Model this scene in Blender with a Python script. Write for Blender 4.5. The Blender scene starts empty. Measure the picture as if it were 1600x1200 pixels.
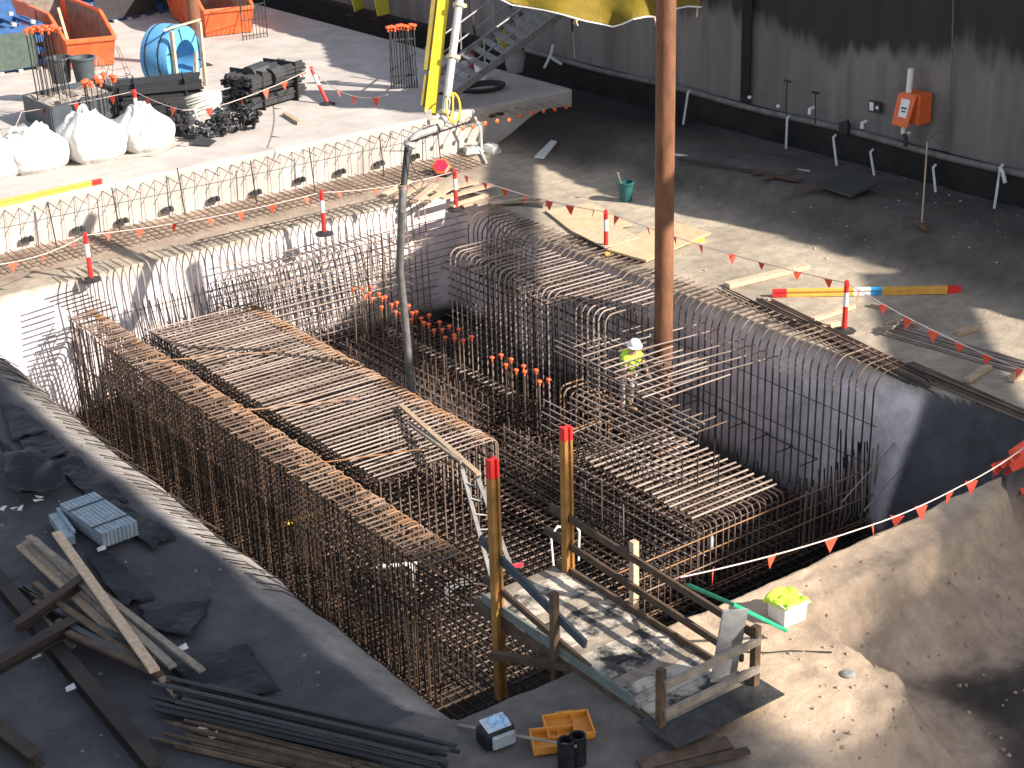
import bpy, bmesh, math, random
from mathutils import Vector, Matrix, noise
random.seed(7)
C = bpy.data.collections.new("site"); bpy.context.scene.collection.children.link(C)
rad = math.radians
# ------------------------------------------------------------------ camera
F_PX, PITCH, YAW, ROLL = 2546.55, 0.407244, 0.945363, -0.0317212
CAMZ = 12.5
cam_pos = Vector((0, 0, CAMZ))
_fw = Vector((math.cos(YAW)*math.cos(PITCH), math.sin(YAW)*math.cos(PITCH), -math.sin(PITCH)))
_rt = Vector((math.sin(YAW), -math.cos(YAW), 0)); _up = _rt.cross(_fw)
RT = math.cos(ROLL)*_rt + math.sin(ROLL)*_up
UP = -math.sin(ROLL)*_rt + math.cos(ROLL)*_up
cd = bpy.data.cameras.new("camera"); cam = bpy.data.objects.new("camera", cd)
bpy.context.scene.collection.objects.link(cam)
cd.sensor_width = 36; cd.lens = F_PX*36/1600; cd.clip_start = .1; cd.clip_end = 600
m = Matrix((RT, UP, -_fw)).transposed().to_4x4(); m.translation = cam_pos
cam.matrix_world = m
bpy.context.scene.camera = cam
# ------------------------------------------------------------------ world, sun, exposure
SUN_EL, SUN_AZ = rad(33), math.atan2(-.877, .48)          # direction towards the sun, in the xy plane
S = Vector((math.cos(SUN_AZ)*math.cos(SUN_EL), math.sin(SUN_AZ)*math.cos(SUN_EL), math.sin(SUN_EL)))
w = bpy.data.worlds.new("World"); bpy.context.scene.world = w; w.use_nodes = True
nt = w.node_tree; sky = nt.nodes.new('ShaderNodeTexSky'); sky.sky_type = 'NISHITA'; sky.sun_disc = False
sky.sun_elevation = SUN_EL; sky.sun_rotation = math.pi/2 - SUN_AZ
hsv = nt.nodes.new('ShaderNodeHueSaturation'); hsv.inputs['Saturation'].default_value = .6; nt.links.new(sky.outputs[0], hsv.inputs['Color']); nt.links.new(hsv.outputs[0], nt.nodes['Background'].inputs[0]); nt.nodes['Background'].inputs[1].default_value = .112
sd = bpy.data.lights.new("sun", 'SUN'); sd.energy = 5.0; sd.angle = rad(.5); sd.color = (1, .92, .82)
so = bpy.data.objects.new("sun", sd); bpy.context.scene.collection.objects.link(so)
so.rotation_euler = S.to_track_quat('Z', 'Y').to_euler(); so.location = (20, -20, 40)
vs = bpy.context.scene.view_settings; vs.view_transform = 'Standard'; vs.look = 'None'; vs.exposure = 1.12; vs.gamma = 1

# ------------------------------------------------------------------ helpers
def P(px, py, z=0.0):
    d = _ray(px, py); t = (z-CAMZ)/d.z; return cam_pos + d*t
def _ray(px, py): return _fw + RT*((px-800)/F_PX) - UP*((py-600)/F_PX)
def PD(px, py, depth): return cam_pos + _ray(px, py)*depth
def V(*a): return Vector(a)
class MB:
    def __init__(s): s.v = []; s.f = []
    def add(s, vs, fs):
        o = len(s.v); s.v += [Vector(q) for q in vs]; s.f += [tuple(i+o for i in f) for f in fs]; return s
    def box(s, c, d, rz=0.0, rx=0.0, ry=0.0):
        M = Matrix.Rotation(rz, 3, 'Z') @ Matrix.Rotation(ry, 3, 'Y') @ Matrix.Rotation(rx, 3, 'X'); c = Vector(c)
        vs = [c + M @ Vector((x*d[0]/2, y*d[1]/2, z*d[2]/2)) for x in (-1, 1) for y in (-1, 1) for z in (-1, 1)]
        return s.add(vs, [(0,1,3,2),(4,6,7,5),(0,4,5,1),(2,3,7,6),(0,2,6,4),(1,5,7,3)])
    def beam(s, a, b, wd, h, up=(0,0,1)):
        a = Vector(a); b = Vector(b); t = (b-a).normalized(); u = Vector(up)
        if abs(t.dot(u)) > .98: u = Vector((1,0,0))
        sd_ = t.cross(u).normalized()*wd/2; u2 = sd_.cross(t).normalized()*h/2
        vs = [p + i*sd_ + j*u2 for p in (a, b) for i, j in ((-1,-1),(1,-1),(1,1),(-1,1))]
        return s.add(vs, [(0,3,2,1),(4,5,6,7),(0,1,5,4),(1,2,6,5),(2,3,7,6),(3,0,4,7)])
    def tube(s, pts, r, n=6, caps=True, r2=None):
        pts = [Vector(p) for p in pts]; rings = []; up = None
        for i, p in enumerate(pts):
            t = ((pts[min(i+1, len(pts)-1)]-p).normalized() + (p-pts[max(i-1, 0)]).normalized()).normalized()
            if up is None: up = Vector((0,0,1)) if abs(t.z) < .9 else Vector((1,0,0))
            a = t.cross(up).normalized(); up = a.cross(t).normalized()
            rr = r if r2 is None else r + (r2-r)*i/(len(pts)-1)
            rings.append([p + (a*math.cos(2*math.pi*k/n) + up*math.sin(2*math.pi*k/n))*rr for k in range(n)])
        vs = [q for R_ in rings for q in R_]; fs = []
        for i in range(len(pts)-1):
            for k in range(n): fs.append((i*n+k, i*n+(k+1) % n, (i+1)*n+(k+1) % n, (i+1)*n+k))
        if caps: fs += [tuple(range(n-1, -1, -1)), tuple((len(pts)-1)*n+k for k in range(n))]
        return s.add(vs, fs)
    def lathe(s, c, prof, n=20, axis=None):
        c = Vector(c); M = Matrix.Identity(3) if axis is None else Vector(axis).normalized().to_track_quat('Z', 'Y').to_matrix()
        vs = []; fs = []
        for r, z in prof:
            for k in range(n): vs.append(c + M @ Vector((r*math.cos(2*math.pi*k/n), r*math.sin(2*math.pi*k/n), z)))
        for i in range(len(prof)-1):
            for k in range(n): fs.append((i*n+k, i*n+(k+1) % n, (i+1)*n+(k+1) % n, (i+1)*n+k))
        return s.add(vs, fs)
    def prism(s, poly, z0, z1):
        n = len(poly)
        if sum(poly[i][0]*poly[(i+1)%n][1]-poly[(i+1)%n][0]*poly[i][1] for i in range(n)) < 0: poly = poly[::-1]
        vs = [(p[0], p[1], z0) for p in poly] + [(p[0], p[1], z1) for p in poly]
        return s.add(vs, [tuple(range(n-1, -1, -1)), tuple(range(n, 2*n))] + [(i, (i+1) % n, n+(i+1) % n, n+i) for i in range(n)])
    def slab(s, quad, th):     # thin sheet with thickness from 3-D quad (list of 4 pts)
        q = [Vector(p) for p in quad]; nrm = (q[1]-q[0]).cross(q[3]-q[0]).normalized()
        n = len(q); lo = [p - nrm*th/2 for p in q]; hi = [p + nrm*th/2 for p in q]
        return s.add(lo+hi, [tuple(range(n-1, -1, -1)), tuple(range(n, 2*n))] + [(i, (i+1) % n, n+(i+1) % n, n+i) for i in range(n)])
def wloc(o):
    l = Vector((0,0,0))
    while o is not None: l += Vector(o.location); o = o.parent
    return l
def obj(name, mb, mat, parent=None, smooth=False, kind=None, base=None, bevel=0):
    me = bpy.data.meshes.new(name); off = wloc(parent) if parent else (Vector(base) if base is not None else Vector((0,0,0)))
    me.from_pydata([tuple(q-off) for q in mb.v], [], mb.f); me.materials.append(mat)
    if smooth:
        me.polygons.foreach_set('use_smooth', [True]*len(me.polygons)); me.set_sharp_from_angle(angle=rad(40))
    o = bpy.data.objects.new(name, me); C.objects.link(o)
    if parent: o.parent = parent
    elif base is not None: o.location = base
    if kind: o['kind'] = kind
    if bevel:
        b = o.modifiers.new('bevel', 'BEVEL'); b.width = bevel; b.segments = 2; b.limit_method = 'ANGLE'
    return o
def tag(o, label, cat, group=None):
    o['label'] = label; o['category'] = cat
    if group: o['group'] = group
    return o
def thing(name, label, cat, loc, group=None):
    o = bpy.data.objects.new(name, None); o.empty_display_size = .1; C.objects.link(o); o.location = loc
    return tag(o, label, cat, group)
def copy_tree(o, loc, rz=0, label=None):
    def rec(q, par):
        c = q.copy(); C.objects.link(c)
        if par: c.parent = par
        for ch in q.children: rec(ch, c)
        return c
    c = rec(o, None); c.location = loc; c.rotation_euler = (0, 0, rz)
    if label: c['label'] = label
    return c
# ------------------------------------------------------------------ materials
def mat(name, col, rough=.8, metal=0., var=.25, scale=6., col2=None, bump=.0, bscale=40., objvar=0., spec=.4, thin=None, stretch=None):
    m = bpy.data.materials.new(name); m.use_nodes = True; nt = m.node_tree; N = nt.nodes; L = nt.links; b = N['Principled BSDF']
    tc = N.new('ShaderNodeTexCoord'); src = tc.outputs['Object']
    if stretch:
        mp = N.new('ShaderNodeMapping'); mp.inputs['Scale'].default_value = stretch; L.new(src, mp.inputs[0]); src = mp.outputs[0]
    nz = N.new('ShaderNodeTexNoise'); nz.inputs['Scale'].default_value = scale; nz.inputs['Detail'].default_value = 7; nz.inputs['Roughness'].default_value = .65
    L.new(src, nz.inputs['Vector'])
    rp = N.new('ShaderNodeValToRGB'); L.new(nz.outputs['Fac'], rp.inputs[0])
    c2 = col2 or tuple(c*(1-var) for c in col); hi = tuple(min(1, c*(1+var*.6)) for c in col)
    rp.color_ramp.elements[0].position = .32; rp.color_ramp.elements[0].color = (*c2, 1)
    rp.color_ramp.elements[1].position = .68; rp.color_ramp.elements[1].color = (*(hi if not col2 else col), 1)
    out = rp.outputs[0]
    if objvar:
        oi = N.new('ShaderNodeObjectInfo'); mr = N.new('ShaderNodeMapRange'); mr.inputs[3].default_value = 1-objvar; mr.inputs[4].default_value = 1+objvar
        L.new(oi.outputs['Random'], mr.inputs[0]); hs = N.new('ShaderNodeHueSaturation'); L.new(mr.outputs[0], hs.inputs['Value']); L.new(out, hs.inputs['Color']); out = hs.outputs[0]
    L.new(out, b.inputs['Base Color']); b.inputs['Roughness'].default_value = rough; b.inputs['Metallic'].default_value = metal
    b.inputs['Specular IOR Level'].default_value = spec
    if thin: b.inputs['Transmission Weight'].default_value = thin
    if bump:
        n2 = N.new('ShaderNodeTexNoise'); n2.inputs['Scale'].default_value = bscale; n2.inputs['Detail'].default_value = 6; L.new(src, n2.inputs['Vector'])
        bp = N.new('ShaderNodeBump'); bp.inputs['Strength'].default_value = bump; bp.inputs['Distance'].default_value = .05; L.new(n2.outputs['Fac'], bp.inputs['Height']); L.new(bp.outputs[0], b.inputs['Normal'])
    return m
def rust(name, cols, objv=.25, rough=.8):
    m = bpy.data.materials.new(name); m.use_nodes = True; nt = m.node_tree; N = nt.nodes; L = nt.links; b = N['Principled BSDF']
    g = N.new('ShaderNodeNewGeometry'); nz = N.new('ShaderNodeTexNoise'); nz.inputs['Scale'].default_value = 1.3; nz.inputs['Detail'].default_value = 8; L.new(g.outputs['Position'], nz.inputs['Vector'])
    oi = N.new('ShaderNodeObjectInfo'); mt = N.new('ShaderNodeMath'); mt.operation = 'MULTIPLY_ADD'; mt.inputs[1].default_value = .5; L.new(oi.outputs['Random'], mt.inputs[0]); 
    m2 = N.new('ShaderNodeMath'); m2.operation = 'SUBTRACT'; m2.inputs[1].default_value = .25; L.new(nz.outputs['Fac'], m2.inputs[0]); L.new(m2.outputs[0], mt.inputs[2])
    rp = N.new('ShaderNodeValToRGB'); L.new(mt.outputs[0], rp.inputs[0]); e = rp.color_ramp.elements
    e[0].position = .2; e[0].color = (*cols[0], 1); e[1].position = .8; e[1].color = (*cols[-1], 1)
    for i, c in enumerate(cols[1:-1]):
        q = e.new(.2 + .6*(i+1)/(len(cols)-1)); q.color = (*c, 1)
    L.new(rp.outputs[0], b.inputs['Base Color']); b.inputs['Roughness'].default_value = rough; b.inputs['Metallic'].default_value = 0.0
    return m
RUST = rust('rebar_rust', [(.05,.028,.018), (.12,.075,.052), (.2,.14,.105)])
RUSTO = rust('rebar_orange_rust', [(.22,.1,.04), (.3,.16,.08), (.25,.17,.125)])
RUSTD = rust('rebar_dark', [(.012,.008,.006), (.03,.019,.013), (.055,.035,.025)])  # near-black, puts shade into the colour of cage legs and lower mats
RUSTG = rust('rebar_grey', [(.15,.105,.082), (.26,.2,.165), (.34,.28,.24)])
BLACKBAR = mat('black_steel', (.035,.036,.038), .55, .0, .4, 20, objvar=.3)
ORANGE = mat('orange_plastic', (.78,.12,.035), .5, 0, .15, 8, objvar=.12)
REDP = mat('red_plastic', (.72,.035,.03), .45, 0, .2, 8)
WHITEP = mat('white_plastic', (.78,.76,.72), .45, 0, .1, 8)
PVC = mat('white_pvc', (.6,.59,.56), .4, 0, .2, 9)
FLAG = mat('bunting_orange', (.75,.09,.045), .7, 0, .15, 10, objvar=.25)
STRING = mat('bunting_string', (.62,.5,.45), .8)
TIMBER = mat('timber_pale', (.5,.36,.24), .8, 0, .3, 3, bump=.2, bscale=25, objvar=.2, stretch=(4,4,4))
TIMBERG = mat('timber_grey', (.27,.22,.17), .85, 0, .4, 5, bump=.2, bscale=25, objvar=.25)
TIMBERD = mat('timber_dark', (.1,.065,.04), .8, 0, .5, 5, objvar=.2)
PLY = mat('plywood', (.5,.36,.22), .75, 0, .2, 2.5, objvar=.1)
YEL = mat('yellow_timber', (.72,.38,.07), .55, 0, .15, 5)
YELP = mat('boom_yellow', (.75,.52,.03), .4, 0, .15, 4)
GALV = mat('galvanised_pipe', (.5,.48,.46), .5, .3, .25, 5)
ALU = mat('aluminium', (.34,.33,.32), .5, .4, .25, 7)
RUBBER = mat('black_rubber', (.03,.028,.028), .6, 0, .4, 12)
HOSEM = mat('hose_rubber', (.13,.12,.115), .6, 0, .4, 6)
BAGM = mat('woven_white', (.6,.58,.55), .85, 0, .1, 14, bump=.6, bscale=7)
SKIPM = mat('skip_orange', (.72,.13,.04), .5, 0, .3, 2.2, bump=.15, bscale=8)
SKIPIN = mat('skip_inside', (.19,.15,.115), .7, 0, .45, 3)
BLUEF = mat('blue_paint', (.03,.1,.26), .5, 0, .3, 5)
GREENF = mat('green_panel', (.06,.085,.07), .6, 0, .3, 5)
COILB = mat('blue_wrap', (.11,.33,.58), .35, 0, .15, 4, bump=.3, bscale=14)
BINM = mat('grey_bin', (.07,.085,.095), .5, 0, .2, 6)
GREENB = mat('green_bin', (.02,.1,.1), .5, 0, .25, 6)
HIVIS = mat('hivis', (.55,.85,.06), .8, 0, .12, 12, bump=.3, bscale=12)
PIPER = mat('rusty_pipe', (.2,.085,.042), .8, 0, .5, 3.0, bump=.15, bscale=14, stretch=(1,1,.35))
SOILM = mat('rubble', (.3,.26,.22), .95, 0, .5, 14, bump=.8, bscale=25)
PLASTICD = mat('black_film', (.009,.010,.014), .6, 0, .5, 3, bump=.6, bscale=7, spec=.35)
CONC = mat('concrete_pale', (.58,.53,.48), .9, 0, .16, 1.2, bump=.2, bscale=30)
GREYM = mat('plain_grey', (.25,.24,.23), .9, 0, .2, 2)
# ------------------------------------------------------------------ terrain
ZF = -3.3; ZS = 1.2; XW = 33.0; YS = 38.0
def sst(a, b, x):
    t = max(0., min(1., (x-a)/(b-a))); return t*t*(3-2*t)
def fbm(x, y, s, o=3):
    v = 0; a = 1
    for i in range(o): v += a*noise.noise((x*s, y*s, 3.1*i)); a *= .5; s *= 2.1
    return v
def pit_t(x, y):
    wob = .12*fbm(x, y, .35, 2)
    cl = 9.2 + wob + .9*sst(20, 14.5, y)*0
    tl = (x-cl)/2.5
    tf = (y-(15.0+wob))/1.0
    tb = (35.05+wob*.6-y)/.42
    cr = 22.82 + wob*.3 + .9*sst(30.5, 33, y) + .5*sst(18.2, 16, y)
    tr = (cr-x)/(.42 + .5*sst(19.5, 17.5, y))
    # rounded corner at front-left and back-right
    k = min(tl, tf*1.2)
    if x < 11.5 and y < 17:
        d = math.hypot(max(0, 11.2-x), max(0, 16.4-y)); tcr = (1.95-d)/1.2; k = min(k, max(tcr, -.5)) if d > 0 else k
    return min(k, tb, tr, tf)
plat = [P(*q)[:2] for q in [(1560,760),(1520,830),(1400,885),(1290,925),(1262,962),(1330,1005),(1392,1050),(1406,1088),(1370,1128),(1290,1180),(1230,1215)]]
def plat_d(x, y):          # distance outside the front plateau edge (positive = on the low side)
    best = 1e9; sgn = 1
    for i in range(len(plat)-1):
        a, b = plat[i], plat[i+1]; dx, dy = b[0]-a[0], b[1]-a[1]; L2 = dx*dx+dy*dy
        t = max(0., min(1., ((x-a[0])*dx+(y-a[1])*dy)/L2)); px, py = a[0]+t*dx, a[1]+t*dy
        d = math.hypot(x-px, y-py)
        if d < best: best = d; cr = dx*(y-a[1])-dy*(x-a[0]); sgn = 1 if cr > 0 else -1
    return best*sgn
def ground_z(x, y):
    t = pit_t(x, y)
    if t > 0:
        tt = min(1., t); z = ZF*(tt if tt > .25 else (tt*tt/.25*.5 + tt*.5)) 
        if x < 13 and x-9.2-.12*fbm(x, y, .35, 2) <= 2.5*t+1e-6:
            d = x-9.2-.12*fbm(x, y, .35, 2); z = -.55*min(1, d/1.0)**1.25 - (abs(ZF)-.55)*sst(.9, 1.75, d)
        if t > 1.: z += .03*fbm(x, y, .9)
        else: z += .05*fbm(x, y, 1.1, 2)
        return z
    z = .02*fbm(x, y, .6) 
    if x > 26.3 and y > 10:
        edge = 27.0 + .25*fbm(0, y, .5, 2); z += .75*sst(edge, edge+2.0, x) - .55*sst(edge+2.2, XW-.6, x) + .03*fbm(x, y, 1.5)*sst(edge, edge+1, x)
    if y < 15.2 and x > 11.3:
        d = plat_d(x, y)
        if x > 12 and d > -1.0:
            d += .18*fbm(x, y, 1.1)
            z -= 1.25*sst(-.1, 1.9, d) + .45*sst(0, .35, d)*sst(0, 1, 1.8-abs(d)) 
            z += (.06*fbm(x, y, 1.8, 4) + .02*fbm(x, y, 5.5, 3) + .05*abs(fbm(x*1.6+y*.8, y*.5, 2.2, 4)) - .05*abs(fbm(x, y, 4.5, 3)))*sst(-.4, .3, d)
        z += .022*fbm(x, y, 2.6, 3) - .03*sst(.35, .6, fbm(x+9, y, 2.2, 2))
    return z
def lines(a, b, fine, coarse_l, coarse_r, far):
    r = [a]; 
    while r[-1] < b: r.append(r[-1]+fine)
    st = fine; p = a; lo = []
    while p > -far: st *= 1.35; p -= st; lo.append(p)
    st = fine; p = r[-1]; hi = []
    while p < far: st *= 1.35; p += st; hi.append(p)
    return lo[::-1]+r+hi
gx = lines(4.5, 33.2, .085, 0, 0, 130); gy = lines(10.5, 38.3, .085, 0, 0, 130)
# tighten at the steep faces
def insert(L, a, b, n):
    return sorted([q for q in L if q < a or q > b] + [a+(b-a)*i/n for i in range(n+1)])
gx = insert(gx, 22.0, 23.5, 38); gy = insert(gy, 34.5, 35.2, 20); gy = insert(gy, 14.8, 16.2, 28)
g = MB(); nx, ny = len(gx), len(gy)
cols = []
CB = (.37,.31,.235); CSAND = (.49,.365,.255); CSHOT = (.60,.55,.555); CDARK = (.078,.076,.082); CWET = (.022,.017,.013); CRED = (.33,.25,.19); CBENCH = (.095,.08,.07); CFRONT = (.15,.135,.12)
def lerp(a, b, t): return tuple(p+(q-p)*t for p, q in zip(a, b))
for j, y in enumerate(gy):
    for i, x in enumerate(gx):
        z = ground_z(x, y); g.v.append(Vector((x, y, z)))
        t = pit_t(x, y)
        c = CB
        n1 = fbm(x, y, .8, 3)
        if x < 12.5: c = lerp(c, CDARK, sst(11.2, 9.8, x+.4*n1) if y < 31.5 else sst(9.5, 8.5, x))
        if y > 35.4: c = lerp(c, CRED, sst(35.6, 36.2, y)*sst(26, 25, x))
        if x > 26: c = lerp(c, CBENCH, sst(26.8, 28, x)); c = lerp(c, (.03,.025,.022), sst(32.5, 36, y+.6*n1)*sst(26.5, 28.5, x))  # far bench corner near black, shade painted into the colour
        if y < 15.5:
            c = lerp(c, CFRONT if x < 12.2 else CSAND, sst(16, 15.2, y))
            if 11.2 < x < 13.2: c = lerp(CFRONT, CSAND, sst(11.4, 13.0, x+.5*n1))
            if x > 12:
                d = plat_d(x, y); c = lerp(c, (.42,.31,.225), sst(0, .5, d)); c = lerp(c, (.07,.055,.044), sst(1.0, 2.0, d+.45*n1))  # near-black low side: shadow put into the ground colour
        if t > 0:
            c = lerp(c, ((.80,.70,.68) if x > 20.5 else CSHOT) if x > 12.6 or y > 33 else (.27,.245,.22), sst(0, .12, t));  # right face paler than other shotcrete, standing in for missing fill light
            if x > 20.5: c = lerp(c, (.10,.095,.10), sst(18.55, 18.15, y+.25*n1+.12*(z+1.5)))  # dark front end carries the cast shadow on in colour
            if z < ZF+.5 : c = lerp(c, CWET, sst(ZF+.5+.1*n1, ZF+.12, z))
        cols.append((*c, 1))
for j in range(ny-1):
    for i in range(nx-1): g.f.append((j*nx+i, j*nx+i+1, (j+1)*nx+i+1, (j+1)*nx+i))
gm = bpy.data.materials.new('ground_mix'); gm.use_nodes = True; nt = gm.node_tree; N = nt.nodes; L = nt.links; b = N['Principled BSDF']
at = N.new('ShaderNodeAttribute'); at.attribute_name = 'gcol'; geo = N.new('ShaderNodeNewGeometry')
def nnoise(sc, det=8, rough=.6):
    q = N.new('ShaderNodeTexNoise'); q.inputs['Scale'].default_value = sc; q.inputs['Detail'].default_value = det; q.inputs['Roughness'].default_value = rough; L.new(geo.outputs['Position'], q.inputs['Vector']); return q
def mixmul(colsock, fac_sock, lo, hi):
    mr = N.new('ShaderNodeMapRange'); mr.inputs[1].default_value = .3; mr.inputs[2].default_value = .7; mr.inputs[3].default_value = lo; mr.inputs[4].default_value = hi; L.new(fac_sock, mr.inputs[0])
    mx = N.new('ShaderNodeVectorMath'); mx.operation = 'SCALE'; L.new(colsock, mx.inputs[0]); L.new(mr.outputs[0], mx.inputs['Scale']); return mx.outputs[0]
n1 = nnoise(.55); n2 = nnoise(3.2); n3 = nnoise(22)
c = mixmul(at.outputs['Color'], n1.outputs['Fac'], .66, 1.25); c = mixmul(c, n2.outputs['Fac'], .78, 1.18); c = mixmul(c, n3.outputs['Fac'], .9, 1.08)
L.new(c, b.inputs['Base Color'])
sp = N.new('ShaderNodeSeparateXYZ'); L.new(geo.outputs['Position'], sp.inputs[0])
mr = N.new('ShaderNodeMapRange'); mr.inputs[1].default_value = ZF+.05; mr.inputs[2].default_value = ZF+.45; mr.inputs[3].default_value = .12; mr.inputs[4].default_value = .9; L.new(sp.outputs[2], mr.inputs[0]); L.new(mr.outputs[0], b.inputs['Roughness'])
bp = N.new('ShaderNodeBump'); bp.inputs['Strength'].default_value = .6; bp.inputs['Distance'].default_value = .05; L.new(nnoise(7, 12, .75).outputs['Fac'], bp.inputs['Height']); L.new(bp.outputs[0], b.inputs['Normal'])
b.inputs['Specular IOR Level'].default_value = .3
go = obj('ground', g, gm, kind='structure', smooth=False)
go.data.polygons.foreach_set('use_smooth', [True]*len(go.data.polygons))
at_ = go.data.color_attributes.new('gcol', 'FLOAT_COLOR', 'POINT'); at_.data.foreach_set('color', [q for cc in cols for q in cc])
# concrete slab of the upper level with its starter bars
sl = thing('concrete_slab', 'pale raised concrete slab with thin starter bars sticking out of its front edge', 'slab', (11, YS, 0))
SLABM = mat('slab_concrete', (.43,.385,.35), .85, 0, .22, .9, bump=.12, bscale=20)
mb = MB(); ysn = 60
prof = []
top = []
e = MB()
xs = [-60+i*.5 for i in range(181)]
for k, x in enumerate(xs):
    wv = .03*fbm(x, 0, .9)
    for (yy, zz) in ((YS+.08+wv, -.3), (YS+wv, ZS-.06), (YS+.07+wv, ZS), (YS+40, ZS), (YS+75, ZS)): e.v.append(Vector((x, yy, zz+ (.012*fbm(x, 1, .5) if zz > 1 else 0))))
for k in range(len(xs)-1):
    for q in range(4): a = k*5+q; e.f.append((a, a+5, a+6, a+1))
e.f.append(tuple(range((len(xs)-1)*5, len(xs)*5)) )
k_ = len(e.v); e.v += [Vector((30, YS+75, -.3))]; e.f[-1] = tuple(range((len(xs)-1)*5, len(xs)*5)) + (k_,)
obj('slab_body', e, SLABM, sl)
# boot strip at the slab toe: splashed grout and a rusty mesh strip
def bars(root, name, pts, offs, r=.016, m=RUST, n=6, cap=100, label=None):
    """one bar mesh, copied to every offset; the nearest 100 are parts, the rest one part"""
    base = wloc(root); me0 = MB().tube(pts, r, n)
    c0 = sum((Vector(p) for p in pts), Vector())/len(pts)
    offs = [Vector(o) for o in offs]; order = sorted(offs, key=lambda o: (c0+o-cam_pos).length)
    first = None
    for k, o in enumerate(order[:cap]):
        if first is None: first = obj(name, me0, m, root, smooth=True); q = first
        else: q = first.copy(); C.objects.link(q); q.parent = root
        q.location = o
        if label: q['label'] = label
    if len(order) > cap:
        mm = MB()
        for o in order[cap:]: mm.add([v+o for v in me0.v], me0.f)
        q = obj(name, mm, m, root, smooth=True, kind='stuff')
    return first
def rng(a, b, s):
    r = []; x = a
    while x <= b+1e-6: r.append(x); x += s
    return r
def jit(v=.02): return random.uniform(-v, v)
THINB = rust('thin_bar', [(.17,.12,.1), (.27,.2,.17), (.36,.29,.25)])
bars(sl, 'starter_bar', [(11, YS+.02, ZS-.14), (11, YS-.78, ZS-.17)], [(i*.36+jit(.03), 0, jit(.02)) for i in range(-4, 40)], .012, THINB)
bars(sl, 'hanger_bar', [(11, YS-.03, ZS-.13), (11, YS-.05, .02)], [(i*.36+jit(.03), 0, 0) for i in range(-4, 40)], .008, THINB)
bars(sl, 'tie_bar', [(9.5, YS-.5, ZS-.16), (25.2, YS-.5, ZS-.16)], [(0,0,0)], .008, THINB)
bars(sl, 'star_picket', [(11.4, YS-.45, -.02), (11.35, YS-.4, 1.25)], [(i*1.9+jit(.2), jit(.1), jit(.1)) for i in range(0, 8)], .016, RUSTD)
lugs = []
cp = MB().box((11.6, YS-.06, .2), (.3, .1, .1)).box((11.55, YS-.1, .26), (.1, .08, .06)).box((11.68, YS-.09, .24), (.06,.1,.1))
first = None
for i in range(11):
    q = obj('bar_coupler', cp, BLACKBAR, sl) if first is None else first.copy()
    if first is None: first = q
    else: C.objects.link(q); q.parent = sl
    q.location = (i*1.27+jit(.08), 0, jit(.05))
# rusty mesh strip lying at the toe
ms = thing('rebar_strip', 'strip of thin rusty bars lying along the foot of the pale slab', 'rebar', (11, 36.6, 0))
bars(ms, 'cross_bar', [(9, 36.25, .07), (9, 37.85, .1)], [(i*.2+jit(.03), jit(.12), 0) for i in range(84)], .011, RUST)
bars(ms, 'long_bar', [(8.5, 36.5, .055), (25.6, 36.5, .055)], [(0, .26*i, 0) for i in range(5)], .011, RUST)
# ------------------------------------------------------------------ retaining wall
rw = thing('retaining_wall', 'tall stained concrete retaining wall in shade with a pipe along its ledge', 'wall', (XW, 20, 0))
wm = bpy.data.materials.new('wall_concrete'); wm.use_nodes = True; nt = wm.node_tree; N = nt.nodes; L = nt.links; b = N['Principled BSDF']
geo = N.new('ShaderNodeNewGeometry'); sp = N.new('ShaderNodeSeparateXYZ'); L.new(geo.outputs['Position'], sp.inputs[0])
mp = N.new('ShaderNodeMapping'); mp.inputs['Scale'].default_value = (1, 1.5, .12); L.new(geo.outputs['Position'], mp.inputs[0])
st = N.new('ShaderNodeTexNoise'); st.inputs['Scale'].default_value = 1.0; st.inputs['Detail'].default_value = 6; L.new(mp.outputs[0], st.inputs['Vector'])
bl = N.new('ShaderNodeTexNoise'); bl.inputs['Scale'].default_value = .22; bl.inputs['Detail'].default_value = 5; L.new(geo.outputs['Position'], bl.inputs['Vector'])
def math_(op, a, bb, c=None):
    q = N.new('ShaderNodeMath'); q.operation = op
    for i, s in enumerate((a, bb, c)):
        if s is None: continue
        if isinstance(s, (int, float)): q.inputs[i].default_value = s
        else: L.new(s, q.inputs[i])
    return q.outputs[0]
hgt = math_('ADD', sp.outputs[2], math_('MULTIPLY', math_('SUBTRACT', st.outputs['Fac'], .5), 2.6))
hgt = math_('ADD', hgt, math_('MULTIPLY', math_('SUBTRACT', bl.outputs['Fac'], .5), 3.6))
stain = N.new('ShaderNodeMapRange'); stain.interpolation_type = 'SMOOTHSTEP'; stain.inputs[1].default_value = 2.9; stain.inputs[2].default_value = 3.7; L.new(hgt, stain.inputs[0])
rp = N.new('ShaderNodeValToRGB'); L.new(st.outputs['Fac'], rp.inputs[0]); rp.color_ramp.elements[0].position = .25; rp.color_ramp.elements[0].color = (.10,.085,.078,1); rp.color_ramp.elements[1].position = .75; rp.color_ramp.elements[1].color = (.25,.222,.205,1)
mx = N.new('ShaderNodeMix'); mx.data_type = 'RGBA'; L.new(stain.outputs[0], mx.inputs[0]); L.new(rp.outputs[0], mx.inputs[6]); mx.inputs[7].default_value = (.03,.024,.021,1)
L.new(mx.outputs[2], b.inputs['Base Color']); b.inputs['Roughness'].default_value = .9
n2 = N.new('ShaderNodeTexNoise'); n2.inputs['Scale'].default_value = 5; n2.inputs['Detail'].default_value = 8; L.new(geo.outputs['Position'], n2.inputs['Vector'])
bp = N.new('ShaderNodeBump'); bp.inputs['Strength'].default_value = .4; bp.inputs['Distance'].default_value = .06; L.new(n2.outputs['Fac'], bp.inputs['Height']); L.new(bp.outputs[0], b.inputs['Normal'])
e = MB(); ys = [-30+i*.13 for i in range(800)]; zs = [1.05, 1.6, 2.4, 3.4, 4.5, 6, 7.2, 99]
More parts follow.
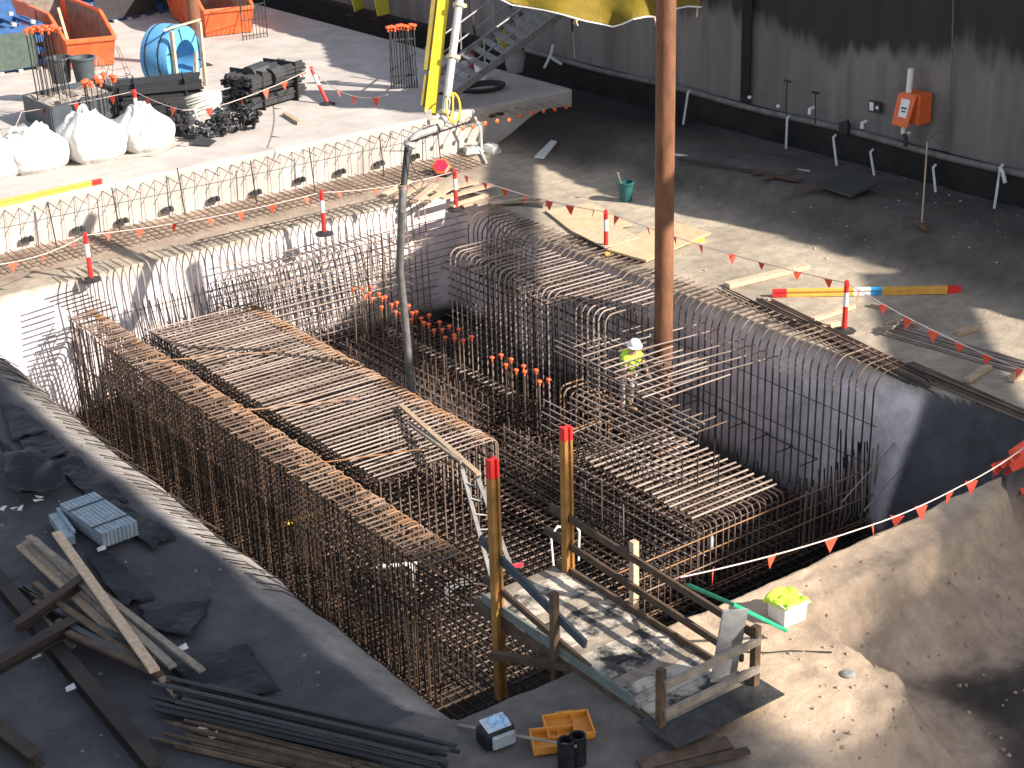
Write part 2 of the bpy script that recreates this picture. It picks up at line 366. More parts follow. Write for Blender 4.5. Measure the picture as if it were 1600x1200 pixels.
def wall_top(y):
    q = y + 11.4
    pr = [(-60,7.9),(17,7.9),(19.4,7.8),(21.6,8.4),(23.7,7.7),(27.8,7.75),(30.5,9.0),(33,8.8),(36.2,8.2),(38.6,9.3),(41.4,9.9),(45.2,10.2),(51.4,8.0),(62,8.0),(190,8.0)]
    for (a, ha), (b2, hb) in zip(pr, pr[1:]):
        if a <= q <= b2: return ha+(hb-ha)*(q-a)/(b2-a)
    return 8
for y in ys:
    px_ = (y % 1.15)/1.15; sc = .10*math.sin(math.pi*px_)**.8
    for z in zs:
        z = wall_top(y) if z > 50 else z
        e.v.append(Vector((XW + .02 - sc*(sst(2.6, 4.5, z)*.9+.25) + .03*fbm(y, z, .7), y, z)))
nz_ = len(zs)
for k in range(len(ys)-1):
    for q in range(nz_-1): a = k*nz_+q; e.f.append((a, a+nz_, a+nz_+1, a+1))
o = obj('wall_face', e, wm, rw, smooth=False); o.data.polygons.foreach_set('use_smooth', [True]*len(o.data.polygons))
obj('wall_backing', MB().box((XW+.7, 25, 3.4), (1.0, 108, 8.4)), GREYM, rw)
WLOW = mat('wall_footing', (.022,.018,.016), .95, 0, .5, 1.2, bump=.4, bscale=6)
e = MB(); zs2 = [-1.5, .3, .75, 1.0, 1.06]
for y in ys:
    for z in zs2: e.v.append(Vector((XW-.22 + .05*fbm(y, z, .9) + (.18 if z > 1.02 else 0), y, z)))
for k in range(len(ys)-1):
    for q in range(4): a = k*5+q; e.f.append((a, a+5, a+6, a+1))
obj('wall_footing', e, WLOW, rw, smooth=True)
pm = MB(); 
pm.tube([(XW-.22, y, 1.03+.03*math.sin(y*.9)) for y in rng(8, 44, .8)], .085, 8)
obj('ledge_pipe', pm, mat('ledge_pipe', (.17,.155,.14), .8, 0, .4, 3), rw, smooth=True)
for (y, dz) in ((33.6, .0),):
    obj('wall_joint', MB().slab([(XW-.11, y-.2, 1.1), (XW-.11, y+.16, 1.1), (XW-.11, y+.22, 7.4), (XW-.11, y-.2, 7.4)], .04), WLOW, rw)
# ------------------------------------------------------------------ unseen blocker plate, added and cut to shape to shade the site edges
HD = 38.0; SH = Vector((S.x/S.z, S.y/S.z, 0))
def up_(p): return (p[0]+SH.x*HD, p[1]+SH.y*HD)
dk = MB()
def sh(poly, h=HD, th=.3):
    dk.prism([(p[0]+SH.x*h, p[1]+SH.y*h) for p in poly], h, h+th)
sh([(-22,44),(-22,2),(34,2),(34,18.6),(29,17.2),(24,15.9),(21.2,15.05),(19.9,14.35),(18.7,13.5),(17.0,12.1),(15.0,11.75),(14.2,11.25),(12.85,11.4),(13.0,13.0),(12.7,14.0),(11.3,15.5),(11.35,17.5),(14.6,17.5),(14.0,18.9),(9.75,19.6),(9.4,24),(9.35,29.4),(9.75,29.6),(11.6,31.0),(11.6,31.5),(9.2,32.0),(7.0,33.6),(3,44)])
for a_, b_, wd in (((19.4,14.6),(15.3,12.0),.3),((17.9,14.9),(15.0,13.3),.22),((18.6,14.9),(18.2,12.6),.3),((16.7,14.3),(17.1,11.9),.2)):
    pass
obj('shade_plate', dk, GREYM, kind='structure')
jb = MB(); o_ = Vector((SH.x, SH.y, 1))*46
for a_, b_, wd in (((20.0,14.0),(15.2,12.3),.42),((19.7,14.9),(15.0,13.5),.3),((17.4,14.6),(16.9,12.2),.3)):
    jb.beam(Vector((*a_, 0))+o_, Vector((*b_, 0))+o_, wd, .3)
obj('shade_beams', jb, GREYM, kind='structure')  # added unseen beams that cast striped half-shade on the lower-right slope

def PG(px, py, dz=0.):      # point of the terrain seen in that direction
    z = 0.
    for _ in range(12): q = P(px, py, z); z = .5*z + .5*ground_z(q.x, q.y)
    return P(px, py, z+dz)
# ------------------------------------------------------------------ reinforcement
def arc(c, a, b, r, k=5):   # quarter bend from direction a to direction b round the corner point c
    c = Vector(c); a = Vector(a).normalized(); b = Vector(b).normalized(); o = c - a*r + b*r
    return [o + (a*math.sin(t) - b*math.cos(t))*r for t in [math.pi/2*i/k for i in range(k+1)]]
RUSTM = rust('rebar_mixed', [(.02,.012,.008), (.05,.028,.016), (.11,.062,.035)])
# A: left wall cage (U bars over two faces)
x0, x1 = 12.27, 13.02; ZT = -.6
A = thing('rebar_cage', 'long narrow rusty wall cage of hairpin bars nearest the left bank', 'rebar cage', (x0, 19.3, ZF), 'rebar cages in the pit')
upts = [(x0, 19.3, ZF+.1), (x0, 19.3, ZT-.05)] + arc((x0, 19.3, ZT), (0,0,1), (1,0,0), .05, 2) + [(x1-.15, 19.3, ZT)] + arc((x1, 19.3, ZT), (1,0,0), (0,0,-1), .12, 4) + [(x1, 19.3, ZF+.1)]
bars(A, 'hairpin_bar', upts, [(jit(.015), .155*i+jit(.02), jit(.03)) for i in range(98)], .018, RUSTM)
bars(A, 'top_bar', [(x0-.02, 19.4, ZT+.035), (x1-.05, 19.4, ZT+.035)], [(jit(.06), .155*i+.07+jit(.02), jit(.02)) for i in range(96)], .016, RUST)
bars(A, 'tail_bar', [(x0-.45, 33.2, -.25), (x1-.4, 33.2, -.2)], [(.06*(7-i), .16*i, .03*i) for i in range(8)], .017, RUSTD)
bars(A, 'inner_face_bar', [(x1-.04, 19.1, ZF+.25), (x1-.04, 34.4, ZF+.25)], [(0, jit(.3), .2*i) for i in range(12)], .015, RUSTD)
bars(A, 'outer_leg', [(x0+.03, 19.38, ZT-.05), (x0+.03, 19.38, ZF+.1)], [(jit(.02), .155*i+jit(.03), 0) for i in range(97)], .014, RUSTM)
bars(A, 'inner_leg', [(x1-.02, 19.38, ZT-.1), (x1-.02, 19.38, ZF+.1)], [(0, .155*i+jit(.02), 0) for i in range(98)], .014, RUSTD)
bars(A, 'outer_face_bar', [(x0+.035, 19.2, ZF+.3), (x0+.035, 34.4, ZF+.3)], [(0, jit(.2), z) for z in (.7, 1.35)], .013, RUSTD)
bars(A, 'top_long_bar', [(x0+.1, 19.0, ZT-.04), (x0+.1, 34.5, ZT-.04)], [(.25*i, jit(.4), 0) for i in range(3)], .014, RUSTO)
bars(A, 'foot_bar', [(x0-.25, 19.3, ZF+.14), (x1, 19.3, ZF+.14)], [(0, .155*i+jit(.03), 0) for i in range(98)], .013, RUSTM)
# B: middle cage with its top mat
bx0, bx1, bz, by0, by1 = 13.97, 16.75, -1.2, 23.75, 34.1
B = thing('rebar_cage', 'wide rusty cage mid pit with a flat top mat of close bars', 'rebar cage', (bx0, by0, ZF), 'rebar cages in the pit')
nB = 62
bpts = [(bx0, by0, bz-.5), (bx0, by0, bz)] + [(bx1-.2, by0, bz)] + arc((bx1, by0, bz), (1,0,0), (0,0,-1), .15, 4) + [(bx1, by0, ZF+.1)]
bars(B, 'top_mat_bar', [(bx0, by0, bz)] + bpts[2:], [(jit(.03), .165*i+jit(.02), jit(.015)) for i in range(nB)], .0165, RUSTG)
bars(B, 'second_mat_bar', [(bx0-.05, by0+.09, bz-.16), (bx1-.1, by0+.09, bz-.16)], [(jit(.05), .165*i, 0) for i in range(nB)], .015, RUST)
bars(B, 'long_bar', [(bx0+.05, by0-.05, bz-.055), (bx0+.05, by1, bz-.055)], [(.2*i, jit(.15), 0) for i in range(14)], .015, RUSTD)
bars(B, 'lower_long_bar', [(bx0+.12, by0, bz-.3), (bx0+.12, by1, bz-.3)], [(.2*i, jit(.15), 0) for i in range(13)], .016, RUSTD)
bars(B, 'left_leg', [(bx0+.02, by0, bz-.02), (bx0+.02, by0, ZF+.1)], [(0, .165*i+jit(.02), 0) for i in range(nB)], .016, RUSTD)
bars(B, 'end_leg', [(bx0+.05, by0-.03, bz-.03), (bx0+.05, by0-.03, ZF+.1)], [(.2*i+jit(.02), 0, 0) for i in range(13)], .015, RUST)
bars(B, 'side_bar', [(bx1-.04, by0, bz-.3), (bx1-.04, by1, bz-.3)], [(0, jit(.1), -.22*i) for i in range(10)], .015, RUSTD)
bars(B, 'back_leg', [(bx0+.05, by1+.02, bz), (bx0+.05, by1+.02, ZF+.1)], [(.2*i, 0, jit(.1)) for i in range(13)], .015, RUSTG)
bars(B, 'loose_bar', [(x0+.3, 21.4, ZT+.05), (bx1-1.2, 21.5, bz+.06)], [(-.1, 2.6, .02), (.1, 5.6, .0), (0, 9.0, .03)], .014, RUSTO)
# C: bottom mats
Cc = thing('rebar_mat', 'layered bottom mat of rusty bars covering the pit floor', 'rebar mat', (12, 16.6, ZF))
bars(Cc, 'cross_bar', [(11.6, 18.9, ZF+.1), (22.2, 18.9, ZF+.1)], [(jit(.05), .2*i, 0) for i in range(79)], .017, RUSTD)
bars(Cc, 'long_bar', [(11.9, 18.8, ZF+.13), (11.9, 34.7, ZF+.13)], [(.2*i, jit(.1), 0) for i in range(52)], .017, RUSTD)
bars(Cc, 'upper_cross_bar', [(13.3, 18.9, ZF+.32), (22.1, 18.9, ZF+.32)], [(jit(.1), .2*i+jit(.02), 0) for i in range(78)], .017, RUST)
bars(Cc, 'upper_long_bar', [(13.4, 18.8, ZF+.36), (13.4, 34.6, ZF+.36)], [(.2*i, jit(.1), 0) for i in range(44)], .017, RUSTD)
bars(Cc, 'third_cross_bar', [(16.8, 19.25, ZF+.62), (20.4, 19.25, ZF+.62)], [(jit(.05), .2*i+jit(.02), 0) for i in range(74)], .017, RUST)
bars(Cc, 'third_long_bar', [(16.9, 19.1, ZF+.66), (16.9, 34.5, ZF+.66)], [(.2*i, jit(.1), 0) for i in range(18)], .017, RUST)
bars(Cc, 'spacer_bar', [(16.95, 19.3, ZF+.1), (17.0, 19.3, ZF+.75), (17.1, 19.3, ZF+.75), (17.15, 19.3, ZF+.1)], [(.4*i, .6*j, 0) for i in range(13) for j in range(8)], .014, RUSTD)
# D: back face bars bending over the crest
D = thing('rebar_curtain', 'curtain of bars against the sunlit back face bending over its crest', 'rebar curtain', (13, 34.7, ZF), 'rebar curtains round the pit')
dp = [(12.55, 34.55, ZF+.1), (12.55, 34.6, -.25)] + arc((12.55, 34.62, .1), (0,0,1), (0,1,0), .28, 6) + [(12.55, 35.55, .09)]
bars(D, 'starter_bar', dp, [(.2*i+jit(.02), jit(.02), jit(.03)) for i in range(50)], .017, RUSTG)
bars(D, 'face_bar', [(13.6, 34.52, -.35), (22.6, 34.52, -.35)], [(2.6+jit(.3) if i < 8 else 0, 0, -.2*i) for i in range(14)], .014, RUSTG)
bars(D, 'crest_bar', [(15.8, 35.2, .12), (22.9, 35.2, .12)], [(0,0,0),(.4,.22,0)], .014, RUST)
bars(D, 'thin_face_bar', [(12.6, 34.5, -.9), (22.5, 34.5, -.9)], [(0,0,0),(0,0,-.75),(0,0,-1.4)], .009, RUSTD)
# inner back curtain, arched tops
D2 = thing('rebar_curtain', 'inner curtain of arched bars standing in front of the back face', 'rebar curtain', (17, 33.4, ZF), 'rebar curtains round the pit')
dp = [(16.75, 33.5, ZF+.1), (16.75, 33.5, -.75)] + arc((16.75, 33.5, -.35), (0,0,1), (0,1,0), .3, 5) + [(16.75, 34.4, -.36)]
bars(D2, 'arched_bar', dp, [(.2*i+jit(.015), 0, jit(.03)) for i in range(19)], .016, RUSTG)
dp2 = [(13.9, 33.95, ZF+.1), (13.9, 34.1, -.72)]
bars(D2, 'leaning_bar', [(14.0, 33.9, -2.4), (13.9, 34.3, -.62)], [(.2*i+jit(.03), jit(.05), jit(.08)) for i in range(32)], .016, RUSTD)
bars(D2, 'face_bar', [(16.7, 33.46, -.75), (20.7, 33.46, -.75)], [(jit(.1), 0, -.2*i) for i in range(12)], .015, RUSTG)
bars(D2, 'edge_bar', [(19.9, 33.5, ZF+.1), (20.0, 33.5, .05)], [(0,0,0), (.0,-.5,.0), (.35,-.3,-.1), (-.35,-.35,-.3)], .016, RUSTD)
bars(D2, 'cross_bar', [(20.1, 31.8, -.1), (20.1, 33.5, -.1)], [(0, 0, -.22*i) for i in range(12)], .014, RUSTG)
# E: right face bars bending over the crest
E_ = thing('rebar_curtain', 'long row of evenly spaced bars against the right face bending over onto the ground', 'rebar curtain', (22.4, 19.1, ZF), 'rebar curtains round the pit')
ep = [(21.95, 19.15, ZF+.22)] + [(22.22, 19.15, ZF+.23), (22.35, 19.15, ZF+.33), (22.36, 19.15, ZF+.55), (22.38, 19.15, -.36)] + arc((22.38, 19.15, .1), (0,0,1), (1,0,0), .4, 8) + [(23.4, 19.15, .085)]
bars(E_, 'starter_bar', ep, [(jit(.012), .205*i+jit(.012), jit(.012)) for i in range(67)], .019, RUST)
bars(E_, 'thin_face_bar', [(22.38, 19.0, -.95), (22.38, 33, -.95)], [(0,0,0),(0,0,-.85)], .009, RUSTD)
bars(E_, 'chair_bar', [(21.9, 20.5, ZF+1.1), (22.4, 20.5, ZF+1.1), (22.4, 21.3, ZF+1.1)], [(0, .7*i, .03*i) for i in range(9)], .012, RUSTD)
ecp = [(22.6, 31.2, ZF+.2), (22.7, 31.2, -.3)] + arc((22.75, 31.2, .08), (0,0,1), (.8,.6,0), .3, 6) + [(23.4, 31.7, .08)]
bars(E_, 'corner_bar', ecp, [(.03*i, .2*i, 0) for i in range(8)], .016, RUSTG)
# F: inner right curtain, tops bent across to the right face
fx = 20.5
Fc = thing('rebar_curtain', 'dense dark inner curtain whose bent tops reach across to the right face', 'rebar curtain', (fx, 25, ZF), 'rebar curtains round the pit')
fp = [(fx, 24.95, ZF+.1), (fx, 24.95, -.2)] + arc((fx, 24.95, .1), (0,0,1), (1,0,0), .22, 6) + [(22.3, 24.95, .09)]
bars(Fc, 'bent_bar', fp, [(jit(.02), .2*i+jit(.015), jit(.02)) for i in range(30)], .0175, RUSTG)
bars(Fc, 'second_bent_bar', [(fx-.05, 27.0, -.28), (22.1, 27.0, -.28)], [(jit(.1), .2*i, jit(.03)) for i in range(18)], .016, RUST)
bars(Fc, 'long_bar', [(fx+.25, 24.8, .045), (fx+.25, 31.0, .045)], [(.2*i, jit(.2), 0) for i in range(9)], .015, RUST)
bars(Fc, 'face_bar', [(fx+.04, 24.6, -.25), (fx+.04, 31.1, -.25)], [(0, jit(.2), -.2*i) for i in range(14)], .016, RUSTD)
bars(Fc, 'outer_leg', [(21.6, 25.05, 0), (21.6, 25.05, ZF+.1)], [(jit(.05), .2*i, 0) for i in range(29)], .016, RUSTD)
bars(Fc, 'inner_leg', [(19.5, 24.6, -1.5), (19.5, 24.6, ZF+.1)], [(jit(.1), .2*i, jit(.3)) for i in range(14)], .016, RUSTD)
bars(Fc, 'outer_face_bar', [(21.55, 24.8, -.4), (21.55, 31, -.4)], [(0, jit(.2), -.22*i) for i in range(12)], .015, RUSTD)
# G: raised mat in front of the inner curtain
G_ = thing('rebar_mat', 'raised mat of crossed bars over the worker in the yellow vest', 'rebar mat', (19.6, 21, -1), 'raised rebar mats')
bars(G_, 'long_bar', [(19.55, 21.9, -.62), (19.55, 25.6, -.62)], [(.19*i, jit(.12)+.17*i, 0) for i in range(8)], .016, RUSTG)
bars(G_, 'cross_bar', [(19.4, 22.1, -.585), (21.3, 22.1, -.585)], [(.05*i+jit(.15), .27*i, 0) for i in range(13)], .016, RUSTG)
bars(G_, 'far_cross_bar', [(20.2, 22.4, -.55), (23.1, 22.0, -.5)], [(.1*i, .33*i*(1 if i < 4 else 1.3), .02*i) for i in range(6)], .014, RUSTG)
bars(G_, 'leg', [(19.6, 22.1, -.62), (19.6, 22.1, ZF+.2)], [(.5*i, .55*j, 0) for i in range(4) for j in range(7)], .015, RUSTD)
bars(G_, 'hooked_bar', [(19.2, 24.9, -1.9), (19.2, 24.9, -1.35)] + arc((19.2, 24.9, -1.15), (0,0,1), (1,0,0), .15, 5) + [(19.8, 24.9, -1.15)], [(jit(.04), -.2*i, 0) for i in range(9)], .017, RUSTO)
# H: stepped block at the front right
H = thing('rebar_cage', 'stepped block of rusty bars with upright bars facing the sand bank', 'rebar cage', (17.8, 19.2, ZF), 'rebar cages in the pit')
hz = -1.6
hp = [(16.85, 19.18, ZF+.12)] + [(16.85, 19.08, ZF+.2), (16.85, 19.05, ZF+.3), (16.85, 19.05, hz-.12)] + arc((16.85, 19.05, hz), (0,0,1), (0,1,0), .1, 4) + [(16.85, 19.9, hz)]
bars(H, 'upright_bar', [(a[0], a[1], a[2]) for a in hp], [(.92+.155*i+jit(.012), 0, jit(.02)) for i in range(15)], .0165, RUST)
bars(H, 'straight_upright_bar', [(19.95, 19.18, ZF+.12), (19.95, 19.08, ZF+.2), (19.95, 19.05, ZF+.3), (19.95, 19.04, hz-.05)], [(.155*i+.15+jit(.012), 0, jit(.1)) for i in range(9)], .0165, RUST)
bars(H, 'low_upright_bar', [(16.85, 19.15, ZF+.12), (16.85, 19.05, ZF+.3), (16.85, 19.05, hz-.55)], [(.155*i-.8+jit(.02), 0, jit(.12)) for i in range(11)], .016, RUST)
bars(H, 'tall_bar', [(20.5, 19.12, ZF+.12), (20.5, 19.05, ZF+.3), (20.5, 19.02, -1.75)], [(.165*i+jit(.015), jit(.03), .035*i+jit(.06)) for i in range(13)], .0185, RUSTG)
bars(H, 'tall_pair_bar', [(20.58, 19.12, ZF+.12), (20.58, 19.25, -1.65)], [(.165*i+jit(.02), jit(.03), .03*i+jit(.1)) for i in range(12)], .017, RUSTD)
bars(H, 'end_side_bar', [(22.3, 19.1, ZF+.12), (22.3, 19.2, -1.35)], [(jit(.03), .16*i, jit(.08)) for i in range(5)], .018, RUSTD)
bars(H, 'face_bar', [(15.9, 19.0, ZF+.35), (22.3, 19.0, ZF+.35)], [(0,0,0), (.1,0,.55), (-.2,0,1.15), (0,.06,.02), (0,.06,.8)], .014, RUSTO)
bars(H, 'top_cross_bar', [(17.95, 19.35, hz+.03), (20.1, 19.35, hz+.03)], [(jit(.06), .2*i+jit(.02), 0) for i in range(17)], .021, RUSTG)
bars(H, 'top_long_bar', [(18.0, 19.1, hz-.03), (18.0, 23.6, hz-.03)], [(.2*i, jit(.1), 0) for i in range(11)], .016, RUST)
bars(H, 'second_cross_bar', [(17.9, 19.3, hz-.3), (20.05, 19.3, hz-.3)], [(jit(.06), .2*i, 0) for i in range(22)], .016, RUST)
bars(H, 'second_long_bar', [(18.0, 19.1, hz-.34), (18.0, 23.6, hz-.34)], [(.2*i, jit(.1), 0) for i in range(11)], .016, RUSTD)
bars(H, 'side_face_bar', [(17.92, 19.1, hz-.2), (17.92, 25.2, hz-.2)], [(0, jit(.15), -.19*i) for i in range(7)], .016, RUSTG)
bars(H, 'side_upright_bar', [(17.95, 19.2, ZF+.1), (17.95, 19.2, hz-.05)], [(0, .2*i+jit(.02), jit(.1)) for i in range(31)], .015, RUST)
bars(H, 'upper_long_bar', [(18.62, 20.5, -1.0), (18.62, 23.9, -1.0)], [(.2*i, jit(.1)+.12*i, 0) for i in range(8)], .017, RUSTG)
bars(H, 'upper_side_bar', [(18.6, 20.4, -1.2), (18.6, 24.6, -1.2)], [(0, jit(.2), -.15*i) for i in range(5)], .015, RUSTG)
bars(H, 'upper_cross_bar', [(18.5, 21.2, -1.04), (20.4, 21.2, -1.04)], [(jit(.1), .3*i, 0) for i in range(9)], .015, RUST)
bars(H, 'corner_leg', [(18.66, 20.45, -.98), (18.66, 20.45, ZF+.2)], [(0,0,0),(.3,-.1,0),(.6,-.35,-.0),(0,.9,0),(1.0,.2,0)], .014, RUSTD)
bars(H, 'tie_bar', [(18.1, 23.2, -1.32), (18.95, 23.2, -1.28)], [(0,0,0),(.02,.06,.03),(.55,-1.9,.05)], .014, RUSTO)
bars(H, 'inner_upright_bar', [(17.4, 20.6, ZF+.1), (17.4, 20.6, -1.7)], [(.06*i+jit(.1), .36*i+jit(.1), jit(.3)) for i in range(14)], .014, RUST)
bars(H, 'long_tail_bar', [(21.0, 18.0, -1.9), (24.2, 18.7, -1.05)], [(0, 0, 0), (.2, -.9, -.5), (-.3,.3,.15)], .013, RUSTG)
# J: low block with the capped starters
J = thing('rebar_cage', 'low block of upright bars behind the row of orange capped bars', 'rebar cage', (17.7, 26.6, ZF), 'rebar cages in the pit')
bars(J, 'upright_bar', [(17.75, 26.6, ZF+.1), (17.75, 26.6, -1.75)], [(.26*i+jit(.03), .21*j+jit(.02), jit(.08)) for i in range(4) for j in range(25)], .015, RUST)
bars(J, 'long_bar', [(17.7, 26.5, ZF+.8), (17.7, 31.8, ZF+.8)], [(.26*i, jit(.1), .18*k) for i in range(4) for k in range(4)], .014, RUSTG)
bars(J, 'cross_bar', [(19.3, 26.6, -1.85), (19.0, 26.6, -1.85)], [(jit(.05), .21*j, 0) for j in range(25)], .015, RUSTG)
# capped starter bars: each one stands on its own
capm = MB().lathe((0,0,0), [(0,.055),(.045,.055),(.058,.035),(.058,.015),(.024,.0),(.022,-.07),(0,-.07)], 10)
barm = MB().tube([(0,0,-1.5),(0,0,0)], .014, 6)
proto = thing('capped_bar', 'upright bar with an orange mushroom cap in the row along the pit centre', 'capped bar', (18.95, 25.6, -.95), 'orange capped bars along the pit centre')
b1 = MB(); b1.v = [v+Vector(proto.location) for v in barm.v]; b1.f = barm.f; obj('bar', b1, RUST, proto, smooth=True)
b1 = MB(); b1.v = [v*.95+Vector(proto.location) for v in capm.v]; b1.f = capm.f; obj('cap', b1, ORANGE, proto, smooth=True)
spots = []
for k in range(11):
    for q in range(3): spots.append((18.72+.2*q+jit(.04), 32.3-.43*k+jit(.08), -.97+jit(.05)))
for k in range(5):
    for q in range(2): spots.append((18.8+.22*q+jit(.04), 26.75-.42*k+jit(.08), -.98+jit(.05)))
for i, p_ in enumerate(spots):
    if i == 0: proto.location = p_
    else: copy_tree(proto, p_, random.random()*6)
# K: thin dark strips imitating bar shadows on the left bank (after two bend-bar rows)
ab = [(x1-.3, 19.3, ZT+.03)] + arc((x1+.015, 19.3, ZT+.03), (1,0,0), (0,0,-1), .13, 5) + [(x1+.015, 19.3, ZT-.45)]
bars(A, 'bend_bar', ab, [(jit(.015), .155*i+.05+jit(.03), jit(.02)) for i in range(97)], .0165, RUSTO)
bb = [(bx1-.35, by0, bz+.03)] + arc((bx1+.02, by0, bz+.03), (1,0,0), (0,0,-1), .16, 5) + [(bx1+.02, by0, bz-.5)]
bars(B, 'bend_bar', bb, [(jit(.02), .165*i+.08+jit(.02), jit(.01)) for i in range(61)], .0165, RUSTO)
K = thing('rebar_curtain', 'row of thin dark strips standing in for bar shadows on the left bank', 'rebar curtain', (10, 28, 0), 'rebar curtains round the pit')
kp = [(9.45, 19.6, -.02), (9.8, 19.6, -.2), (10.05, 19.6, -.44)]
bars(K, 'bent_bar', kp, [(jit(.08), .21*i+jit(.03), .06+jit(.03)) for i in range(66)], .010, RUSTD)

# ------------------------------------------------------------------ the two big steel columns
def column(x, y, z0, z1, r, label):
    c = thing('steel_column', label, 'column', (x, y, z0))
    obj('shaft', MB().lathe((x, y, z0), [(0,0),(r,0)]+[(r, (z1-z0)*i/12) for i in range(1, 13)]+[(0, z1-z0)], 32), PIPER, c, smooth=True)
    obj('base_plate', MB().box((x, y, z0+.02), (r*3.2, r*3.2, .04)), RUSTD, c)
    obj('weld_ring', MB().lathe((x, y, z0+2.2), [(r,0),(r+.012,.02),(r+.012,.06),(r,.08)], 32), PIPER, c, smooth=True)
    return c
column(21.62, 24.35, ZF+.1, 7.5, .2, 'tall rusty brown pipe column rising out of the rebar pit')
column(23.2, 49.1, ZS, 12, .21, 'rusty brown pipe column standing behind the blue coil')
# ------------------------------------------------------------------ concrete placing boom and its hose
hx, hy = 17.2, 27.7
bm = thing('placing_boom', 'yellow concrete placing boom tip with a grey pipe and hanging rubber hose', 'concrete boom', (hx, hy, 3.5))
tip = V(hx, hy, 3.75); dpt = (tip-cam_pos).dot(_fw)
pA, pB = PD(672, 178, dpt+.25), PD(700, -60, dpt+.9); dirv = (pB-pA)
m_ = MB()
w0 = RT*.12
m_.beam(pA, pA+dirv*1.02, .14, .24, RT)
obj('boom_arm', m_, YELP, bm, bevel=.015)
m_ = MB(); m_.beam(pA+dirv*.28-RT*.14, pA+dirv*1.0-RT*.16, .05, .2, RT); m_.beam(pA+dirv*.05-RT*.14, pA+dirv*.25-RT*.13, .04, .16, RT); 
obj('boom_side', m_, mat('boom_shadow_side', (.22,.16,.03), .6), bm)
qA, qB = PD(695, 180, dpt+.1), PD(718, 0, dpt+.5); dq = qB-qA
obj('delivery_pipe', MB().tube([qA, qA+dq*1.0, qA+dq*1.35], .085, 14), GALV, bm, smooth=True)
CLM = mat('clamp_cream', (.55,.48,.3), .6, .2, .4, 12)
for t in (0.02, .5, .95):
    cl = MB(); cl.lathe(qA+dq*t, [(.085,-.05),(.125,-.04),(.125,.04),(.085,.05)], 14, dq); cl.box(qA+dq*t+RT*.1, (.1,.1,.07)); obj('pipe_clamp', cl, CLM, bm, smooth=True)
el = [qA-dq*.02, PD(686, 196, dpt+.05), PD(672, 204, dpt), PD(655, 210, dpt), PD(643, 220, dpt), PD(638, 232, dpt)]
obj('elbow_pipe', MB().tube(el, .095, 14), GALV, bm, smooth=True)
obj('elbow_clamp', MB().lathe(el[-2]*.5+el[-1]*.5, [(.09,-.05),(.14,-.04),(.14,.04),(.09,.05)], 14, el[-1]-el[-2]).lathe(el[1], [(.09,-.05),(.14,-.04),(.14,.04),(.09,.05)], 14, el[2]-el[1]).beam(PD(668,172,dpt), PD(680,212,dpt), .05, .12, RT).box(PD(676,190,dpt-.1),(.2,.12,.1)), mat('clamp_grey', (.42,.38,.33), .6, .2, .4, 12), bm, smooth=True)
obj('hand_wheel', MB().tube([PD(708,168,dpt)+ (RT*.14*math.cos(a)+UP*.3*math.sin(a)+_fw*.12*math.cos(a)) for a in [i*math.pi/9 for i in range(19)]], .022, 6).beam(PD(708,147,dpt),PD(708,189,dpt),.03,.03,RT), YELP, bm, smooth=True)
obj('reducer', MB().tube([PD(638,228,dpt), PD(633,270,dpt-.05), PD(630,300,dpt-.1)], .085, 12, True, .06), RUBBER, bm, smooth=True)
obj('hose', MB().tube([PD(630,296,dpt-.1), PD(628,330,dpt-.1), V(hx-.02,hy,1.2), V(hx+.03,hy-.02,0), V(hx+.05,hy-.05,-1.2), V(hx+.05,hy-.1,-2.7)], .085, 14), HOSEM, bm, smooth=True)
obj('hose_clamp', MB().lathe(PD(630,292,dpt-.1), [(.07,-.05),(.11,-.04),(.11,.04),(.07,.05)], 12), mat('clamp_rust', (.3,.2,.17), .7, 0, .4, 12), bm, smooth=True)
obj('safety_rope', MB().tube([PD(640,215,dpt-.1), PD(638,240,dpt-.15), PD(645,262,dpt-.2), PD(662,285,dpt-.2), PD(655,300,dpt-.25), PD(640,288,dpt-.2)], .012, 5).tube([PD(640,222,dpt-.1), PD(690,205,dpt-.1), PD(735,190,dpt-.1)], .02, 5).tube([PD(640,236,dpt-.1), PD(600,236,dpt-.1), PD(612,208,dpt)], .012, 5), RUBBER, bm, smooth=True)
# boom arm section higher up, outside the frame, placed to cast the band across the pit
o_ = Vector((SH.x, SH.y, 1))
def gp(px, py): return P(px, py, 0)
b2 = MB(); hb = 14.2
b2.beam(gp(802,238)+o_*hb, V(17.8,25.2,0)+o_*hb, .8, .5)
obj('upper_boom_arm', b2, YELP, bm)
b2 = MB(); hb = 13.6
a_, c_ = gp(1428,446), gp(1492,600); dd_ = (c_-a_)
b2.beam(a_-dd_*.12+o_*hb, a_+dd_*.9+o_*hb, 1.5, .5); b2.beam(a_+dd_*.9+o_*hb, a_+dd_*2.2+o_*hb, 1.65, .45)
for t in (.1, .3, .42, .55, .7): b2.beam(a_+dd_*t+o_*hb, a_+dd_*(t+.02)+o_*hb+V(1.0+.3*math.sin(t*40), -.4, .1), .16, .12)
obj('shade_blocker', b2, BLUEF, bm)  # added unseen beams, shaped to cast the blob shadow at the right
